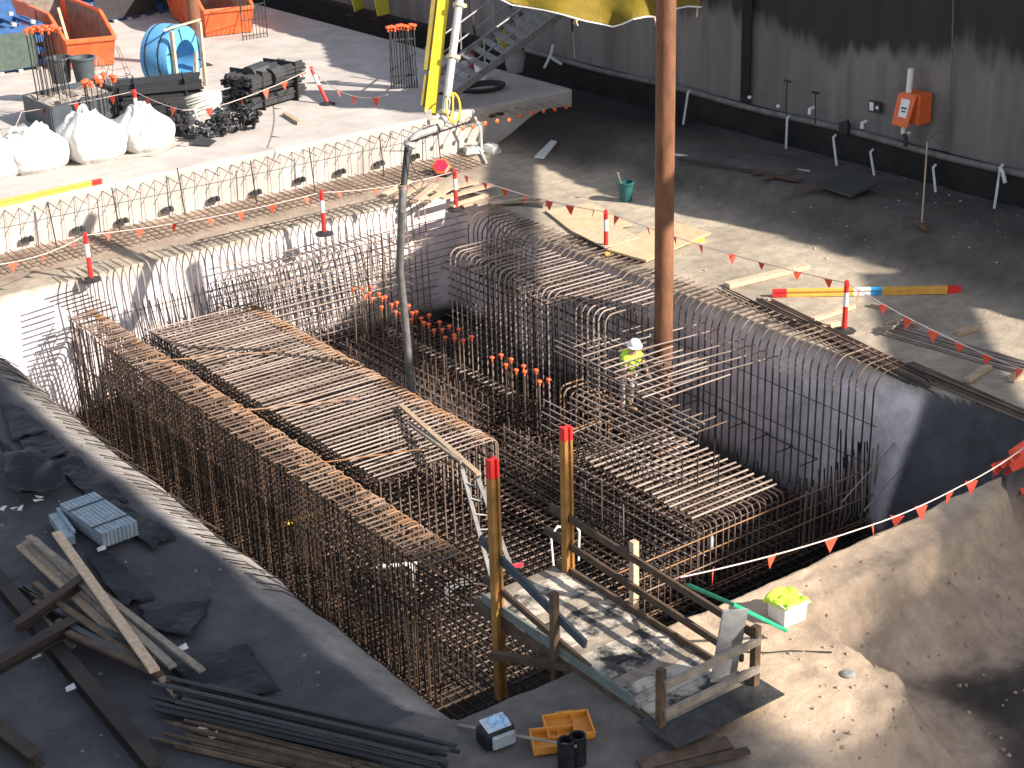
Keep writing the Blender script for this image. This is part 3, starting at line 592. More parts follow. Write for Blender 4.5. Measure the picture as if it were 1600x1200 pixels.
# ------------------------------------------------------------------ yellow debris net near the column top
net = thing('debris_net', 'yellow debris net sagging at the top behind the rusty column', 'net', PD(950, 10, 44))
low = [(776,-4),(800,8),(825,12),(850,16),(875,22),(893,27),(915,33),(940,38),(958,42),(972,38),(990,30),(1010,26),(1030,26),(1055,14),(1075,10),(1096,11)]
e = MB(); NR = 8
for i, (px, py) in enumerate(low):
    for k in range(NR):
        t = k/(NR-1); e.v.append(PD(px+ (4*math.sin(k*1.7+i)), py-t*95, 44+ .35*math.sin(i*1.1)*(1-t)+1.2*t+.1*math.sin(3*i+2*k)))
for i in range(len(low)-1):
    for k in range(NR-1): a = i*NR+k; e.f.append((a, a+NR, a+NR+1, a+1))
NETM = mat('yellow_net', (.24,.17,.012), .7, 0, .25, 2.5, bump=.3, bscale=30); 
nb = NETM.node_tree.nodes['Principled BSDF']; tr = NETM.node_tree.nodes.new('ShaderNodeBsdfTranslucent'); tr.inputs[0].default_value = (.36,.25,.012,1); ms_ = NETM.node_tree.nodes.new('ShaderNodeMixShader'); ms_.inputs[0].default_value = .3
NETM.node_tree.links.new(nb.outputs[0], ms_.inputs[1]); NETM.node_tree.links.new(tr.outputs[0], ms_.inputs[2]); NETM.node_tree.links.new(ms_.outputs[0], NETM.node_tree.nodes['Material Output'].inputs[0])
o = obj('net_sheet', e, NETM, net, smooth=True); sm = o.modifiers.new('t', 'SOLIDIFY'); sm.thickness = .012; ss_ = o.modifiers.new('s', 'SUBSURF'); ss_.levels = ss_.render_levels = 1
obj('net_rope', MB().tube([PD(px, py, 43.95+.35*math.sin(i*1.1)) for i, (px, py) in enumerate(low)], .02, 5), WHITEP, net, smooth=True)
obj('net_tie', MB().tube([PD(898,28,43.9), PD(903,40,43.8), PD(896,36,43.9), PD(905,30,43.9)], .03, 5).tube([PD(1022,26,43.9), PD(1026,40,43.8)], .03, 5).tube([PD(1090,12,43.9), PD(1089,27,43.8)], .03, 5), TIMBER, net, smooth=True)
obj('net_post', MB().tube([PD(893,30,44.4), PD(897,92,44.4)], .03, 6).tube([PD(790,-20,44.4), PD(800,16,44.4)], .03, 6), RUSTD, net)
# ------------------------------------------------------------------ bollards and bunting
def bollard(base, top, label, group='red bollards holding the bunting'):
    base = Vector(base); top = Vector(top); t = thing('bollard', label, 'bollard', base, group)
    d = top-base
    obj('base', MB().lathe(base, [(0,.0),(.24,.0),(.24,.03),(.12,.06),(.07,.09),(0,.09)], 8), RUBBER, t)
    obj('post', MB().tube([base+V(0,0,.05), base+d*.52], .058, 12, True, .052), REDP, t, smooth=True)
    obj('reflective_band', MB().tube([base+d*.52, base+d*.8], .055, 12, True), WHITEP, t, smooth=True)
    obj('head', MB().tube([base+d*.8, base+d*.97], .052, 12, True).box(base+d*.98, (.16,.07,.07), rz=.9).tube([base+d*.97, base+d*1.03], .04, 8), REDP, t, smooth=True)
    return base+d*.98
bt = {}
bt[1] = bollard(P(143,438), P(143,438)+V(-.0,0,1.12), 'red and white bollard at the far left corner of the pit')
bt[2] = bollard(P(507,366), P(507,366)+V(0,0,1.1), 'red and white bollard in the middle of the pit back edge')
bt[3] = bollard(P(947,393), P(947,393)+V(0,0,1.0), 'red and white bollard beside the plywood sheets')
bt[4] = bollard(P(1319,518), P(1319,518)+V(0,0,1.08), 'red and white bollard in front of the yellow beam')
bt[5] = bollard(P(713,328), P(713,328)+V(0,0,1.05), 'red bollard among the timber slats at the back right corner')
bt[6] = bollard(P(512,163,ZS), PD(486,106,(P(512,163,ZS)-cam_pos).dot(_fw)), 'leaning faded red bollard on the slab beside the black bundle')
bt[7] = bollard(P(216,196,ZS), P(216,196,ZS)+V(0,0,1.0), 'faded red bollard between two white bulk bags')
def bunting(label, nodes, flags, sag=.1):
    """nodes: 3-D points; flags: count of flags per span"""
    t = thing('bunting', label, 'bunting', nodes[0], 'strings of orange flags')
    sm_ = MB(); first = None
    for (a, b), n in zip(zip(nodes, nodes[1:]), flags):
        a = Vector(a); b = Vector(b); f = lambda q: a+(b-a)*q - V(0,0,sag*4*q*(1-q))
        sm_.tube([f(i/10) for i in range(11)], .011, 5)
        for k in range(n):
            q = (k+.5+jit(.12))/n; p = f(q); u = (b-a).normalized(); 
            ang = random.uniform(-.9, .9); u2 = Matrix.Rotation(ang, 3, 'Z') @ V(u.x, u.y, 0).normalized(); s_ = random.uniform(.75, 1.05); sw = u2.cross(V(0,0,1))*random.uniform(-.08, .08)
            fl = MB().slab([p-u2*.11*s_, p+u2*.11*s_, p+sw+u2*random.uniform(-.03,.03)-V(0,0,.235*s_), p+sw*.9-u2*.012-V(0,0,.225*s_)], .006)
            obj('flag', fl, FLAG, t)
    obj('string', sm_, STRING, t, smooth=True)
g7 = bt[7]; 
bunting('orange flag string over the white bulk bags on the slab', [PD(18,208,40.5), P(38,205,ZS)+V(0,0,.55), g7], [1, 3], .03)
bunting('orange flag string drooping from the bags to the leaning bollard', [g7, PD(286,172,41.5), PD(360,160,42), bt[6]], [2, 1, 4], .05)
bunting('short string of small flags right of the leaning bollard', [bt[6], PD(540,146,42), PD(605,148,41)], [2, 2], .1)
bunting('orange flag string along the pit back edge', [PD(-8,414,35.5), bt[1], bt[2], bt[5]], [3, 7, 4], .12)
bunting('orange flag string from the corner bollard past the plywood to the right', [bt[5], bt[3], bt[4], P(1600,628,.35)+V(.1,-.1,.55)], [7, 8, 7], .12)
bunting('orange flag string across the front of the pit above the sand bank', [P(1063,902,1.1), P(1345,826,.75), P(1500,760,.7), P(1610,692,.9)], [3, 4, 3], .05)
# ------------------------------------------------------------------ things on the slab
def skip(fl, fr, depthv, h0, h1, label, flare=.28):
    """open marrel skip: front-left & front-right bottom corners, vector to the back"""
    fl = Vector(fl); fr = Vector(fr); w_ = (fr-fl); wn = w_.normalized(); bk = Vector(depthv); bn = bk.normalized(); L_ = bk.length; th = .06
    t = thing('skip_bin', label, 'skip', fl, 'orange skips on the slab')
    U = V(0,0,1)
    def pt(s, y, z, ins=0):   # s 0..1 across, y along
        spread = .10*z/h1
        return fl + wn*((w_.length+2*spread)*s-spread + (ins if s < .5 else -ins)) + bn*y + U*z
    prof = [(0,0.06),(-flare,h0),(L_*.22,h1),(L_*.80,h1),(L_+flare*2.2,h1),(L_*.86,0.06)]
    for s in (0, 1):
        m_ = MB(); n = len(prof); a = [pt(s, y, z) for y, z in prof]; b_ = [pt(s, y, z, th) for y, z in prof]
        m_.add(a+b_, [tuple(range(n)), tuple(range(2*n-1, n-1, -1))]+[(i, n+i, n+(i+1) % n, (i+1) % n) for i in range(n)]); obj('side_panel', m_, SKIPM, t)
        m_ = MB(); 
        for (q, r_) in ((1,2),(2,3),(3,4)): m_.beam(pt(s, *prof[q]), pt(s, *prof[r_]), .1, .09)
        for (q, y) in ((.3,1),(.55,1)): m_.beam(pt(s, L_*q, .1), pt(s, L_*q, h1-.05), .09, .05, wn)
        obj('side_rim', m_, SKIPM, t)
    obj('front_panel', MB().slab([pt(0,0,.06), pt(1,0,.06), pt(1,-flare,h0), pt(0,-flare,h0)], th), SKIPM, t)
    obj('front_rim', MB().beam(pt(-.02,-flare,h0), pt(1.02,-flare,h0), .15, .14), SKIPM, t, bevel=.02)
    obj('back_panel', MB().slab([pt(0,L_*.86,.06), pt(1,L_*.86,.06), pt(1,L_+flare*2.2,h1), pt(0,L_+flare*2.2,h1)], th), SKIPIN, t)
    obj('floor_plate', MB().slab([pt(0,0,.05), pt(1,0,.05), pt(1,L_*.86,.05), pt(0,L_*.86,.05)], .08), SKIPIN, t)
    obj('side_liner', MB().slab([pt(1,-.02,.1,th+.012), pt(1,L_*.86,.1,th+.012), pt(1,L_*.95,h1-.05,th+.012), pt(1,L_*.24,h1-.05,th+.012), pt(1,-flare*.85,h0-.05,th+.012)], .015), SKIPIN, t)
    return t
s1 = skip(P(108,109,ZS), P(178,102,ZS), (.3, 4.6, 0), .95, 1.65, 'big orange open skip with rubbish inside at the top left')
for i in range(9):
    pass
tag(obj('rubbish', MB().box((20.4,51.9,1.75),(.7,.4,.3),.4,.2).box((20.9,52.1,1.7),(.4,.5,.35),1.1,.3).box((20.3,52.6,1.62),(.5,.5,.2),.2), mat('rubbish_cream', (.6,.5,.32), .9, 0, .3, 5), base=(20.4,51.9,1.6)), 'cream coloured rubbish lying inside the orange skip', 'rubbish')
tag(obj('timber_offcut', MB().beam((20.2,52.4,1.6),(20.35,53.4,2.9),.09,.05), TIMBER, base=(20.2,52.4,1.6)), 'pale timber offcut leaning upright inside the orange skip', 'timber')
s2 = skip(P(322,59,ZS), P(393,51,ZS), (.9, 5.0, 0), .95, 1.7, 'second orange skip with scuffed paint behind the rusty column')
tag(obj('paint_drum_crate', MB().box((26.6,55.0,2.6),(.9,.7,.7),.3).box((26.6,55,2.98),(.95,.75,.06),.3), WHITEP, base=(26.6,55,2.2), bevel=.02), 'white crate poking out of the second skip', 'crate')
# blue formwork stacks and green panels
LUGM = mat('lug_grey', (.4,.4,.36), .7)
def formstack(c, rz, dims, label, n=4, face=GREENF, leg=True):
    c = Vector(c); M = Matrix.Rotation(rz, 3, 'Z'); t = thing('formwork_stack', label, 'formwork', c, 'stacks of blue formwork'); L_, W_, Hh = dims
    lay = Hh/n
    for k in range(n):
        m_ = MB(); z = lay*k+lay*.5
        for s in (-1, 1): m_.box(c+M@V(0, s*W_/2, z), (L_, .09, lay*.55), rz); m_.box(c+M@V(s*L_/2, 0, z), (.09, W_, lay*.55), rz)
        for q in range(7): m_.box(c+M@V(-L_/2+L_*(q+.5)/7, 0, z+lay*.18), (.1, W_, lay*.3), rz)
        obj('frame', m_, BLUEF, t)
    m_ = MB().box(c+M@V(-L_*.02, -W_/2-.06, Hh*.45), (L_*.86, .03, Hh*.75), rz); obj('panel', m_, face, t)
    m_ = MB()
    for q in range(5):
        for s in (-1, 1):
            for zz in (.04, Hh): obj('lug', MB().box(c+M@V(-L_/2+L_*(q+.5)/5, s*(W_/2+.08), zz), (.14,.17,.1), rz), LUGM, t)
    return t
formstack(P(-8,118,ZS)+V(.2,.9,0), .0, (3.2, 1.8, 1.55), 'blue formwork stack with a dark green end panel at the left edge')
formstack(P(0,58,ZS)+V(-.4,1.8,0), .1, (3.4, 2.2, 1.6), 'blue formwork stack behind the green panelled one at the top left', 5, BLUEF)
formstack(P(195,38,ZS)+V(.4,1.8,0), .1, (3.0, 2.0, 1.9), 'blue formwork stack just right of the big skip', 4, RUBBER)
formstack(P(262,22,ZS)+V(.9,1.6,0), .0, (2.2, 1.8, 1.5), 'blue formwork frame with a green face between the two skips', 4, GREENF)
formstack(P(110,10,ZS)+V(0,5.2,0), .1, (4.0, 2.0, 1.4), 'far blue formwork frames behind the big skip', 3, BLUEF)
# blue strand coil in a timber frame
cc = P(281,143,ZS); co = thing('strand_coil', 'large blue wrapped coil standing in a timber frame on the slab', 'coil', cc)
ax = V(.5,-.86,0).normalized(); ro, ri, wd = .98, .52, 1.05; ctr = cc+V(0,.35,ro+.06)
pr = [(ri,-wd/2),(ro-.16,-wd/2),(ro-.04,-wd/2+.05),(ro,-wd/2+.18),(ro,wd/2-.18),(ro-.04,wd/2-.05),(ro-.16,wd/2),(ri,wd/2),(ri,-wd/2)]
obj('wrapped_coil', MB().lathe(ctr, pr, 40, ax), COILB, co, smooth=True)
st_ = MB()
for q in (-.28, .2): st_.lathe(ctr+ax*q, [(ro+.0,-.02),(ro+.012,-.02),(ro+.012,.02),(ro,.02)], 40, ax)
side = ax.cross(V(0,0,1))
for a in [i*math.pi/3+.3 for i in range(6)]:
    d_ = side*math.cos(a)+V(0,0,1)*math.sin(a); st_.beam(ctr+d_*(ri+.02)+ax*(wd/2+.012), ctr+d_*(ro-.06)+ax*(wd/2+.012), .035, .012, ax)
obj('strap', st_, RUBBER, co)
fr_ = MB()
for s in (-.75,.75): fr_.beam(ctr+side*s+ax*(wd/2+.12)-V(0,0,ro+.04), ctr+side*s*1.0+ax*(wd/2+.12)+V(0,0,ro*.95), .1, .1, ax)
fr_.beam(ctr-side*.2+ax*(wd/2+.15)-V(0,0,ro*.9), ctr-side*.35+ax*(wd/2+.15)+V(0,0,.1), .1, .08, ax)
fr_.beam(ctr-side*1.0+ax*(wd/2)+V(0,0,ro*.98), ctr+side*1.0+ax*(wd/2)+V(0,0,ro*1.02), .05, .05, ax)
fr_.beam(ctr-side*.9-ax*.5-V(0,0,ro+.02), ctr+side*.9-ax*.5-V(0,0,ro+.02), .12, .1); fr_.beam(ctr-side*.9+ax*.5-V(0,0,ro+.02), ctr+side*.9+ax*.5-V(0,0,ro+.02), .12, .1)
obj('timber_frame', fr_, TIMBER, co)
# bulk bags
def bulkbag(px, py, wd, h, seed, label, loops=((-.3,.4),(.25,.5)), peak=(0,0)):
    c = P(px, py, ZS)+V(0,.5,0); random.seed(seed); t = thing('bulk_bag', label, 'bulk bag', c, 'white bulk bags on the slab edge')
    n, R_ = 56, 26; e = MB()
    for j in range(R_):
        z = j/(R_-1)
        w_ = wd/2*(.86+.2*math.sin(min(1,z*1.7)*math.pi*.6)) * (1-.62*sst(.55,1,z)) * (1-.1*sst(.12,0,z))
        for k in range(n):
            a = 2*math.pi*k/n; sq = 1/max(abs(math.cos(a)), abs(math.sin(a)))**.45
            r = w_*sq*(1+.05*noise.noise((math.cos(a)*1.5+seed, math.sin(a)*1.5, z*2))+.045*math.sin(a*9+seed+3*noise.noise((a*.6,z*2,seed)))*sst(.35,.9,z)+.03*noise.noise((math.cos(a)*5, math.sin(a)*5+seed, z*6)))
            zz = z*h*(1-.02)+ .10*noise.noise((math.cos(a)*2+seed, math.sin(a)*2, 1))*sst(.3,1,z) + .05*sst(.7,1,z)*math.sin(5*a+seed)
            e.v.append(c+V(r*math.cos(a)+peak[0]*sst(.4,1,z), r*math.sin(a)+peak[1]*sst(.4,1,z), max(.0, zz)))
    for j in range(R_-1):
        for k in range(n): e.f.append((j*n+k, j*n+(k+1) % n, (j+1)*n+(k+1) % n, (j+1)*n+k))
    e.v.append(c+V(peak[0],peak[1],h*.93)); e.f += [((R_-1)*n+k, (R_-1)*n+(k+1) % n, len(e.v)-1) for k in range(n)]
    o = obj('sack', e, BAGM, t, smooth=False); o.data.polygons.foreach_set('use_smooth', [True]*len(o.data.polygons))
    for (lx, lh) in loops:
        b_ = c+V(lx+peak[0]*.8, peak[1]-.12+jit(.1), h*.84)
        q = [b_+V(-.13,0,0), b_+V(-.12,-.05,lh*.6), b_+V(-.04,-.08,lh), b_+V(.06,-.08,lh), b_+V(.13,-.05,lh*.55), b_+V(.16,.02,0)]
        m_ = MB()
        for u_, v_ in zip(q, q[1:]): m_.beam(u_, v_, .09, .025, V(.3,1,.1))
        obj('lifting_loop', m_, BAGM, t)
bulkbag(2, 280, 1.45, 1.0, 3, 'white bulk bag cut off by the left edge', ((.2,.12),))
bulkbag(66, 268, 1.65, 1.12, 5, 'low slumped white bulk bag with a wide open top', ((-.45,.22),(.3,.15)))
bulkbag(160, 252, 1.6, 1.25, 8, 'white bulk bag with tall pulled up handles', ((-.15,.42),(-.42,.2)), (-.1,.05))
bulkbag(240, 236, 1.45, 1.15, 11, 'white bulk bag nearest the black bar chairs', ((-.05,.3),), (-.05,.05))
random.seed(21)
# steel tub of rubble with capped bars
tb0, tb1, tb2, tb3 = P(42,188,ZS), P(85,208,ZS), P(192,180,ZS), P(150,162,ZS)
tub = thing('steel_tub', 'long dark steel tub full of rubble behind the bulk bags', 'tub', tb1)
m_ = MB(); U = V(0,0,.75)
for a, b_ in ((tb0,tb1),(tb1,tb2),(tb2,tb3),(tb3,tb0)): m_.slab([a, b_, b_+U, a+U], .06)
obj('tub_wall', m_, mat('tub_steel', (.05,.06,.07), .55, 0, .3, 4), tub)
m_ = MB(); n = 14
for i in range(n+1):
    for j in range(n+1):
        u, v = i/n, j/n; p = (tb0*(1-u)+tb3*u)*(1-v)+(tb1*(1-u)+tb2*u)*v; m_.v.append(p+V(0,0,.62+.16*noise.noise((p.x*3,p.y*3,1))+.1*noise.noise((p.x*7,p.y*7,1))))
for i in range(n):
    for j in range(n): a = i*(n+1)+j; m_.f.append((a,a+1,a+n+2,a+n+1))
obj('rubble', m_, SOILM, tub)
pg = thing('capped_bar', 'x', 'capped bar', P(75,166,ZS), 'tall capped bars in the steel tub'); pb = Vector(pg.location)
pg['label'] = 'tall thin bar with an orange cap standing in the rubble tub'
obj('bar', MB().tube([pb+V(0,0,0), pb+V(-.05,.05,2.3)], .016, 5), RUSTD, pg, smooth=True)
obj('cap', MB().lathe(pb+V(-.05,.05,2.22), [(0,.13),(.07,.12),(.085,.07),(.04,.05),(.035,-.05),(0,-.05)], 8), ORANGE, pg, smooth=True)
for i in range(15): copy_tree(pg, P(64+3.4*i+jit(2), 171-.35*i+jit(4), ZS+.3), jit(.6))
pg.location = P(62,172,ZS+.3)
pg2 = thing('capped_bar', 'short bar with an orange cap at the right end of the rubble tub', 'capped bar', P(140,190,ZS+.2), 'short capped bars in the steel tub'); pb = Vector(pg2.location)
obj('bar', MB().tube([pb, pb+V(0,0,1.05)], .016, 5), RUSTD, pg2, smooth=True)
obj('cap', MB().lathe(pb+V(0,0,1.0), [(0,.14),(.08,.13),(.095,.07),(.045,.05),(.04,-.06),(0,-.06)], 8), ORANGE, pg2, smooth=True)
for i in range(8): copy_tree(pg2, P(137+7*i+jit(3), 187-1.5*i+jit(6), ZS+.25), jit(.6))
for (px, py, lb) in ((101,160,'dark grey plastic bin half hidden by the capped bars'), (138,160,'dark grey plastic bin on a wire stand right of the capped bars')):
    c = P(px, py, ZS); t = thing('plastic_bin', lb, 'bin', c+V(0,0,.62), 'grey bins on wire stands')
    obj('bin_body', MB().lathe(c+V(0,0,.62), [(0,0),(.27,0),(.36,.75),(.33,.75),(.25,.05),(0,.05)], 20), BINM, t, smooth=True)
    obj('bin_rim', MB().lathe(c+V(0,0,.62), [(.35,.7),(.39,.7),(.39,.76),(.35,.76)], 20), BINM, t, smooth=True)
def meshstand(px, py, h, label, wd=.5):
    c = P(px, py, ZS); t = thing('wire_stand', label, 'wire stand', c, 'wire mesh stands on the slab'); m_ = MB(); tp = c+V(0,0,h)
    for s in (-1, 1):
        for d in (-.28, .28):
            m_.tube([c+V(s*wd, d, 0), tp+V(s*.06, d*.3, 0)], .013, 5)
        for k in range(1, 6):
            q = k/7; m_.tube([c+V(s*wd,-.28,0)*1+ (tp+V(s*.06,-.08,0)-c-V(s*wd,-.28,0))*q, c+V(s*wd,.28,0)+(tp+V(s*.06,.08,0)-c-V(s*wd,.28,0))*q], .009, 4)
            m_.tube([c+V(-wd,-.28,0)+(tp-c-V(-wd,-.28,0))*q, c+V(wd,-.28,0)+(tp-c-V(wd,-.28,0))*q], .008, 4)
    obj('wire', m_, THINB, t)
meshstand(101,160,.62,'wire stand under the bin behind the capped bars',.35); meshstand(138,160,.62,'wire stand under the right grey bin',.35)
meshstand(190,152,1.55,'tall A shaped wire stand left of the blue coil',.5); meshstand(160,150,1.2,'lower A shaped wire stand right of the grey bins',.35)
# bundles of black bar supports
def bundle(c, dirv, L_, wd, h, n, label, m=BLACKBAR, r=.05, name='bar_bundle', grp='black bundles on the slab'):
    c = Vector(c); d = Vector(dirv).normalized(); s = d.cross(V(0,0,1)); t = thing(name, label, 'bundle', c, grp); m_ = MB()
    k = 0
    while k < n:
        z = random.random(); y = random.uniform(-.5,.5); j = jit(.1); q = c+s*wd*y+V(0,0,r+z*h)
        m_.beam(q-d*(L_/2+j), q+d*(L_/2-j)+V(0,0,jit(.06)), r*random.uniform(1.4,2.6), r*random.uniform(1,1.8)); k += 1
    obj('bars', m_, m, t)
    for q in (-.3,.32):
        tt = MB().slab([c+d*L_*q+s*wd*.54, c+d*L_*q-s*wd*.54, c+d*L_*q-s*wd*.54+V(0,0,h+.15), c+d*L_*q+s*wd*.54+V(0,0,h+.15)], .03); obj('tie', tt, RUBBER, t)
    return t
bundle(P(428,166,ZS)+V(0,.5,0), V(.83,.28,0)*1, 2.3, 1.2, 1.0, 150, 'neat stack of black bars on timber bearers beside the leaning bollard')
tag(obj('wire_roll', MB().lathe(P(415,124,ZS+.9)+V(0,.5,0), [(.15,-.3),(.38,-.3),(.38,.3),(.15,.3),(.15,-.3)], 14, V(1,.2,.1)).lathe(P(440,122,ZS+.9)+V(0,.5,0), [(.1,-.2),(.28,-.25),(.3,.2),(.1,.25),(.1,-.2)], 12, V(1,.5,.1)), BLACKBAR, base=P(425,126,ZS+1.0)), 'dark rolls of tie wire on top of the neat black bar stack', 'wire roll')
tag(obj('timber_bearer', MB().beam(P(455,180,ZS+.05)-V(.3,1,0), P(458,183,ZS+.05)+V(0,.5,0), .12, .1).beam(P(390,172,ZS+.05)-V(.3,1,0), P(390,174,ZS+.05)+V(0,.5,0), .12,.1), TIMBER, base=P(455,180,ZS)), 'timber bearers under the neat black bar stack', 'timber')
bundle(P(262,178,ZS)+V(0,.4,0), V(.9,-.35,0), 2.3, 1.1, .85, 120, 'untidy pile of black bar supports in front of the blue coil', r=.06)
bundle(P(284,212,ZS)+V(.0,.15,0), V(.3,.9,0), .5, .5, .85, 60, 'short upright stack of black supports right of the last bulk bag', r=.06)
def chairpile(px, py, label, n=40, h=.6, wd=.6):
    c = P(px, py, ZS)+V(0,.2,0); t = thing('bar_chair_pile', label, 'bar chairs', c, 'piles of black plastic bar chairs'); m_ = MB()
    for k in range(n):
        q = c+V(jit(wd/2), jit(.3), random.random()*h); a = random.random()*3
        m_.tube([q+V(math.cos(a)*.14*math.cos(b_)+jit(.01), math.sin(a)*.14*math.cos(b_), .12*abs(math.sin(b_))) for b_ in [i*math.pi/4 for i in range(5)]], .025, 4); m_.box(q+V(0,0,.02),(.24,.1,.04),a)
    obj('chairs', m_, BLACKBAR, t)
chairpile(357,212,'pile of black plastic bar chairs right of the white coil'); chairpile(392,206,'rightmost pile of black plastic bar chairs on the slab'); chairpile(318,218,'low heap of black bar chairs under the white coil', 30, .35, .8)
tag(obj('ground_sheet', MB().slab([P(298,226,ZS+.04), P(328,228,ZS+.03), P(338,220,ZS+.12), P(310,212,ZS+.2)], .02), BLACKBAR, base=P(318,224,ZS)), 'grey plastic sheet in front of the white coil', 'sheet')
wc = P(322,196,ZS)+V(0,.2,.45); t = thing('conduit_coil', 'white plastic conduit coil lying on the black bar chairs', 'coil', wc); m_ = MB()
for k in range(16):
    r_ = .55+jit(.07); cz = .03*k; m_.tube([wc+V(r_*math.cos(a), r_*.85*math.sin(a), cz*.8+.18*math.cos(a+k*.1)+jit(.004)) for a in [i*math.pi/12 for i in range(25)]], .03, 5)
m_.tube([wc+V(-.4,-.4,.1), wc+V(-.45,-.75,-.25), wc+V(-.5,-.9,-.42)], .03, 5).tube([wc+V(.3,-.5,.1), wc+V(.6,-.7,-.2), wc+V(.9,-.6,-.2), wc+V(1.0,-.3,-.35)], .025, 5)
obj('coils', m_, mat('conduit_white', (.58,.58,.52), .5, 0, .2, 6), t, smooth=True)
# rack of capped bars in the shade, mesh panel
c0, c1 = P(612,140,ZS), P(652,137,ZS); rk = thing('bar_rack', 'row of upright dark bars with red caps standing in the shade beside the boom', 'bar rack', c0)
for i in range(11):
    p = c0+(c1-c0)*i/10; obj('bar', MB().tube([p, p+V(jit(.03), jit(.04), 1.85+jit(.05))], .024, 5), BLACKBAR, rk); 
for i in range(9):
    p = c0+(c1-c0)*i/8; obj('cap', MB().lathe(p+V(0,0,1.83+jit(.04)), [(0,.12),(.075,.11),(.09,.05),(.04,.03),(.035,-.06),(0,-.06)], 8), ORANGE, rk, smooth=True)
for z_ in (.4,1.5): obj('rail', MB().beam(c0+V(0,0,z_), c1+V(0,0,z_), .05, .05), BLACKBAR, rk)
mp_ = thing('mesh_panel', 'black wire mesh panel standing beside the second skip', 'mesh panel', P(380,64,ZS)); a, b_ = P(380,64,ZS), P(418,58,ZS)
m_ = MB()
for i in range(8): q = a+(b_-a)*i/7; m_.tube([q, q+V(0,0,1.8 if i in (0,7) else 1.2)], .02 if i in (0,7) else .013, 4)
for z in (.15,.7,1.2,1.7): m_.tube([a+V(0,0,z), b_+V(0,0,z)], .015, 4)
obj('wires', m_, BLACKBAR, mp_)
# shaded far corner: stair, white tub, red post, hose, yellow panels
sx = thing('access_stair', 'aluminium scaffold stair climbing to the right in the shaded far corner', 'stair', (27.6, 43.6, ZS))
a0, a1 = PD(668,128,47.5), PD(868,-22,51.5); b0, b1 = PD(705,150,46.2), PD(905,2,50.2)
STM = mat('stair_metal', (.27,.26,.25), .6, .3, .3, 5)
obj('stringer', MB().beam(a0, a1, .06, .22), STM, sx); obj('stringer', MB().beam(b0, b1, .06, .22), STM, sx)
for i in range(13):
    q = (i+.5)/13; obj('tread', MB().beam(a0+(a1-a0)*q, b0+(b1-b0)*q, .26, .05), STM, sx)
for (u0, u1) in ((a0,a1),(b0,b1)):
    m_ = MB()
    for hh in (.5,1.0): m_.tube([u0+V(0,0,hh), u1+V(0,0,hh)], .028, 6)
    for i in range(5): q = u0+(u1-u0)*i/4; m_.tube([q, q+V(0,0,1.0)], .025, 6)
    obj('handrail', m_, STM, sx)
obj('support_post', MB().tube([PD(733,-10,48.5), PD(742,55,48.5)], .04, 6), RUSTD, sx)
def ypanel(px, py, w_, h_, label, rz=.6):
    c = P(px, py, ZS); t = thing('yellow_barrier', label, 'barrier', c, 'yellow panels by the wall foot'); M = Matrix.Rotation(rz, 3, 'Z')
    obj('board', MB().slab([c+M@V(-w_/2,0,.15), c+M@V(w_/2,0,.15), c+M@V(w_/2,.15,.15+h_), c+M@V(-w_/2,.15,.15+h_)], .05), mat('barrier_yellow', (.6,.5,.05), .6, 0, .15, 5), t, bevel=.02)
    obj('foot', MB().beam(c+M@V(-w_/2,.0,.03), c+M@V(-w_/2,.35,.03), .06,.06).beam(c+M@V(w_/2,.0,.03), c+M@V(w_/2,.35,.03), .06,.06).beam(c+M@V(-w_/2,.15,.05), c+M@V(-w_/2,.1,.4), .05,.05).beam(c+M@V(w_/2,.15,.05), c+M@V(w_/2,.1,.4), .05,.05), RUBBER, t)
ypanel(562,22,.85,.75,'crumpled yellow panel at the top by the wall foot'); ypanel(600,30,.65,.8,'yellow panel right of the crumpled one', .2); ypanel(788,86,.6,.7,'small yellow panel at the foot of the stair', .5)
c = P(752,124,ZS); t = thing('white_drum', 'white plastic drum in the shade near the stair', 'drum', c); obj('drum_body', MB().lathe(c, [(0,0),(.19,0),(.21,.45),(.2,.47),(0,.47)], 4 if False else 16), WHITEP, t, smooth=True); obj('drum_lid', MB().lathe(c, [(0,.5),(.22,.5),(.22,.46),(.2,.46)], 16), WHITEP, t)
c = P(738,123,ZS); t = thing('red_cylinder', 'dark red gas cylinder beside the white drum', 'gas cylinder', c); obj('cylinder_body', MB().lathe(c, [(0,0),(.13,0),(.13,.75),(.07,.88),(.05,.95),(0,.95)], 14), mat('cyl_red', (.25,.03,.03), .5), t, smooth=True); obj('valve', MB().lathe(c+V(0,0,.95), [(0,0),(.05,0),(.05,.08),(0,.08)], 8), ALU, t)
c = P(755,138,ZS+.04); m_ = MB()
for k in range(3): m_.tube([c+V((.6+.05*k)*math.cos(a), (.45+.04*k)*math.sin(a), .04*k) for a in [i*math.pi/10+.3*k for i in range(21)]], .04, 6)
m_.tube([c+V(-.6,0,0), c+V(-1.0,.1,0), c+V(-1.4,.4,0)], .04, 6)
tag(obj('hose_coil', m_, RUBBER, smooth=True, base=c), 'black hose coiled on the shaded slab below the white drum', 'hose')
c = P(768,177,.9); m_ = MB().tube([c+V(.35*math.cos(a), .3*math.sin(a), .03*math.sin(3*a)) for a in [i*math.pi/10 for i in range(21)]], .05, 6)
tag(obj('rubber_ring', m_, RUBBER, smooth=True, base=c), 'black rubber ring near the orange capped dowels', 'ring')
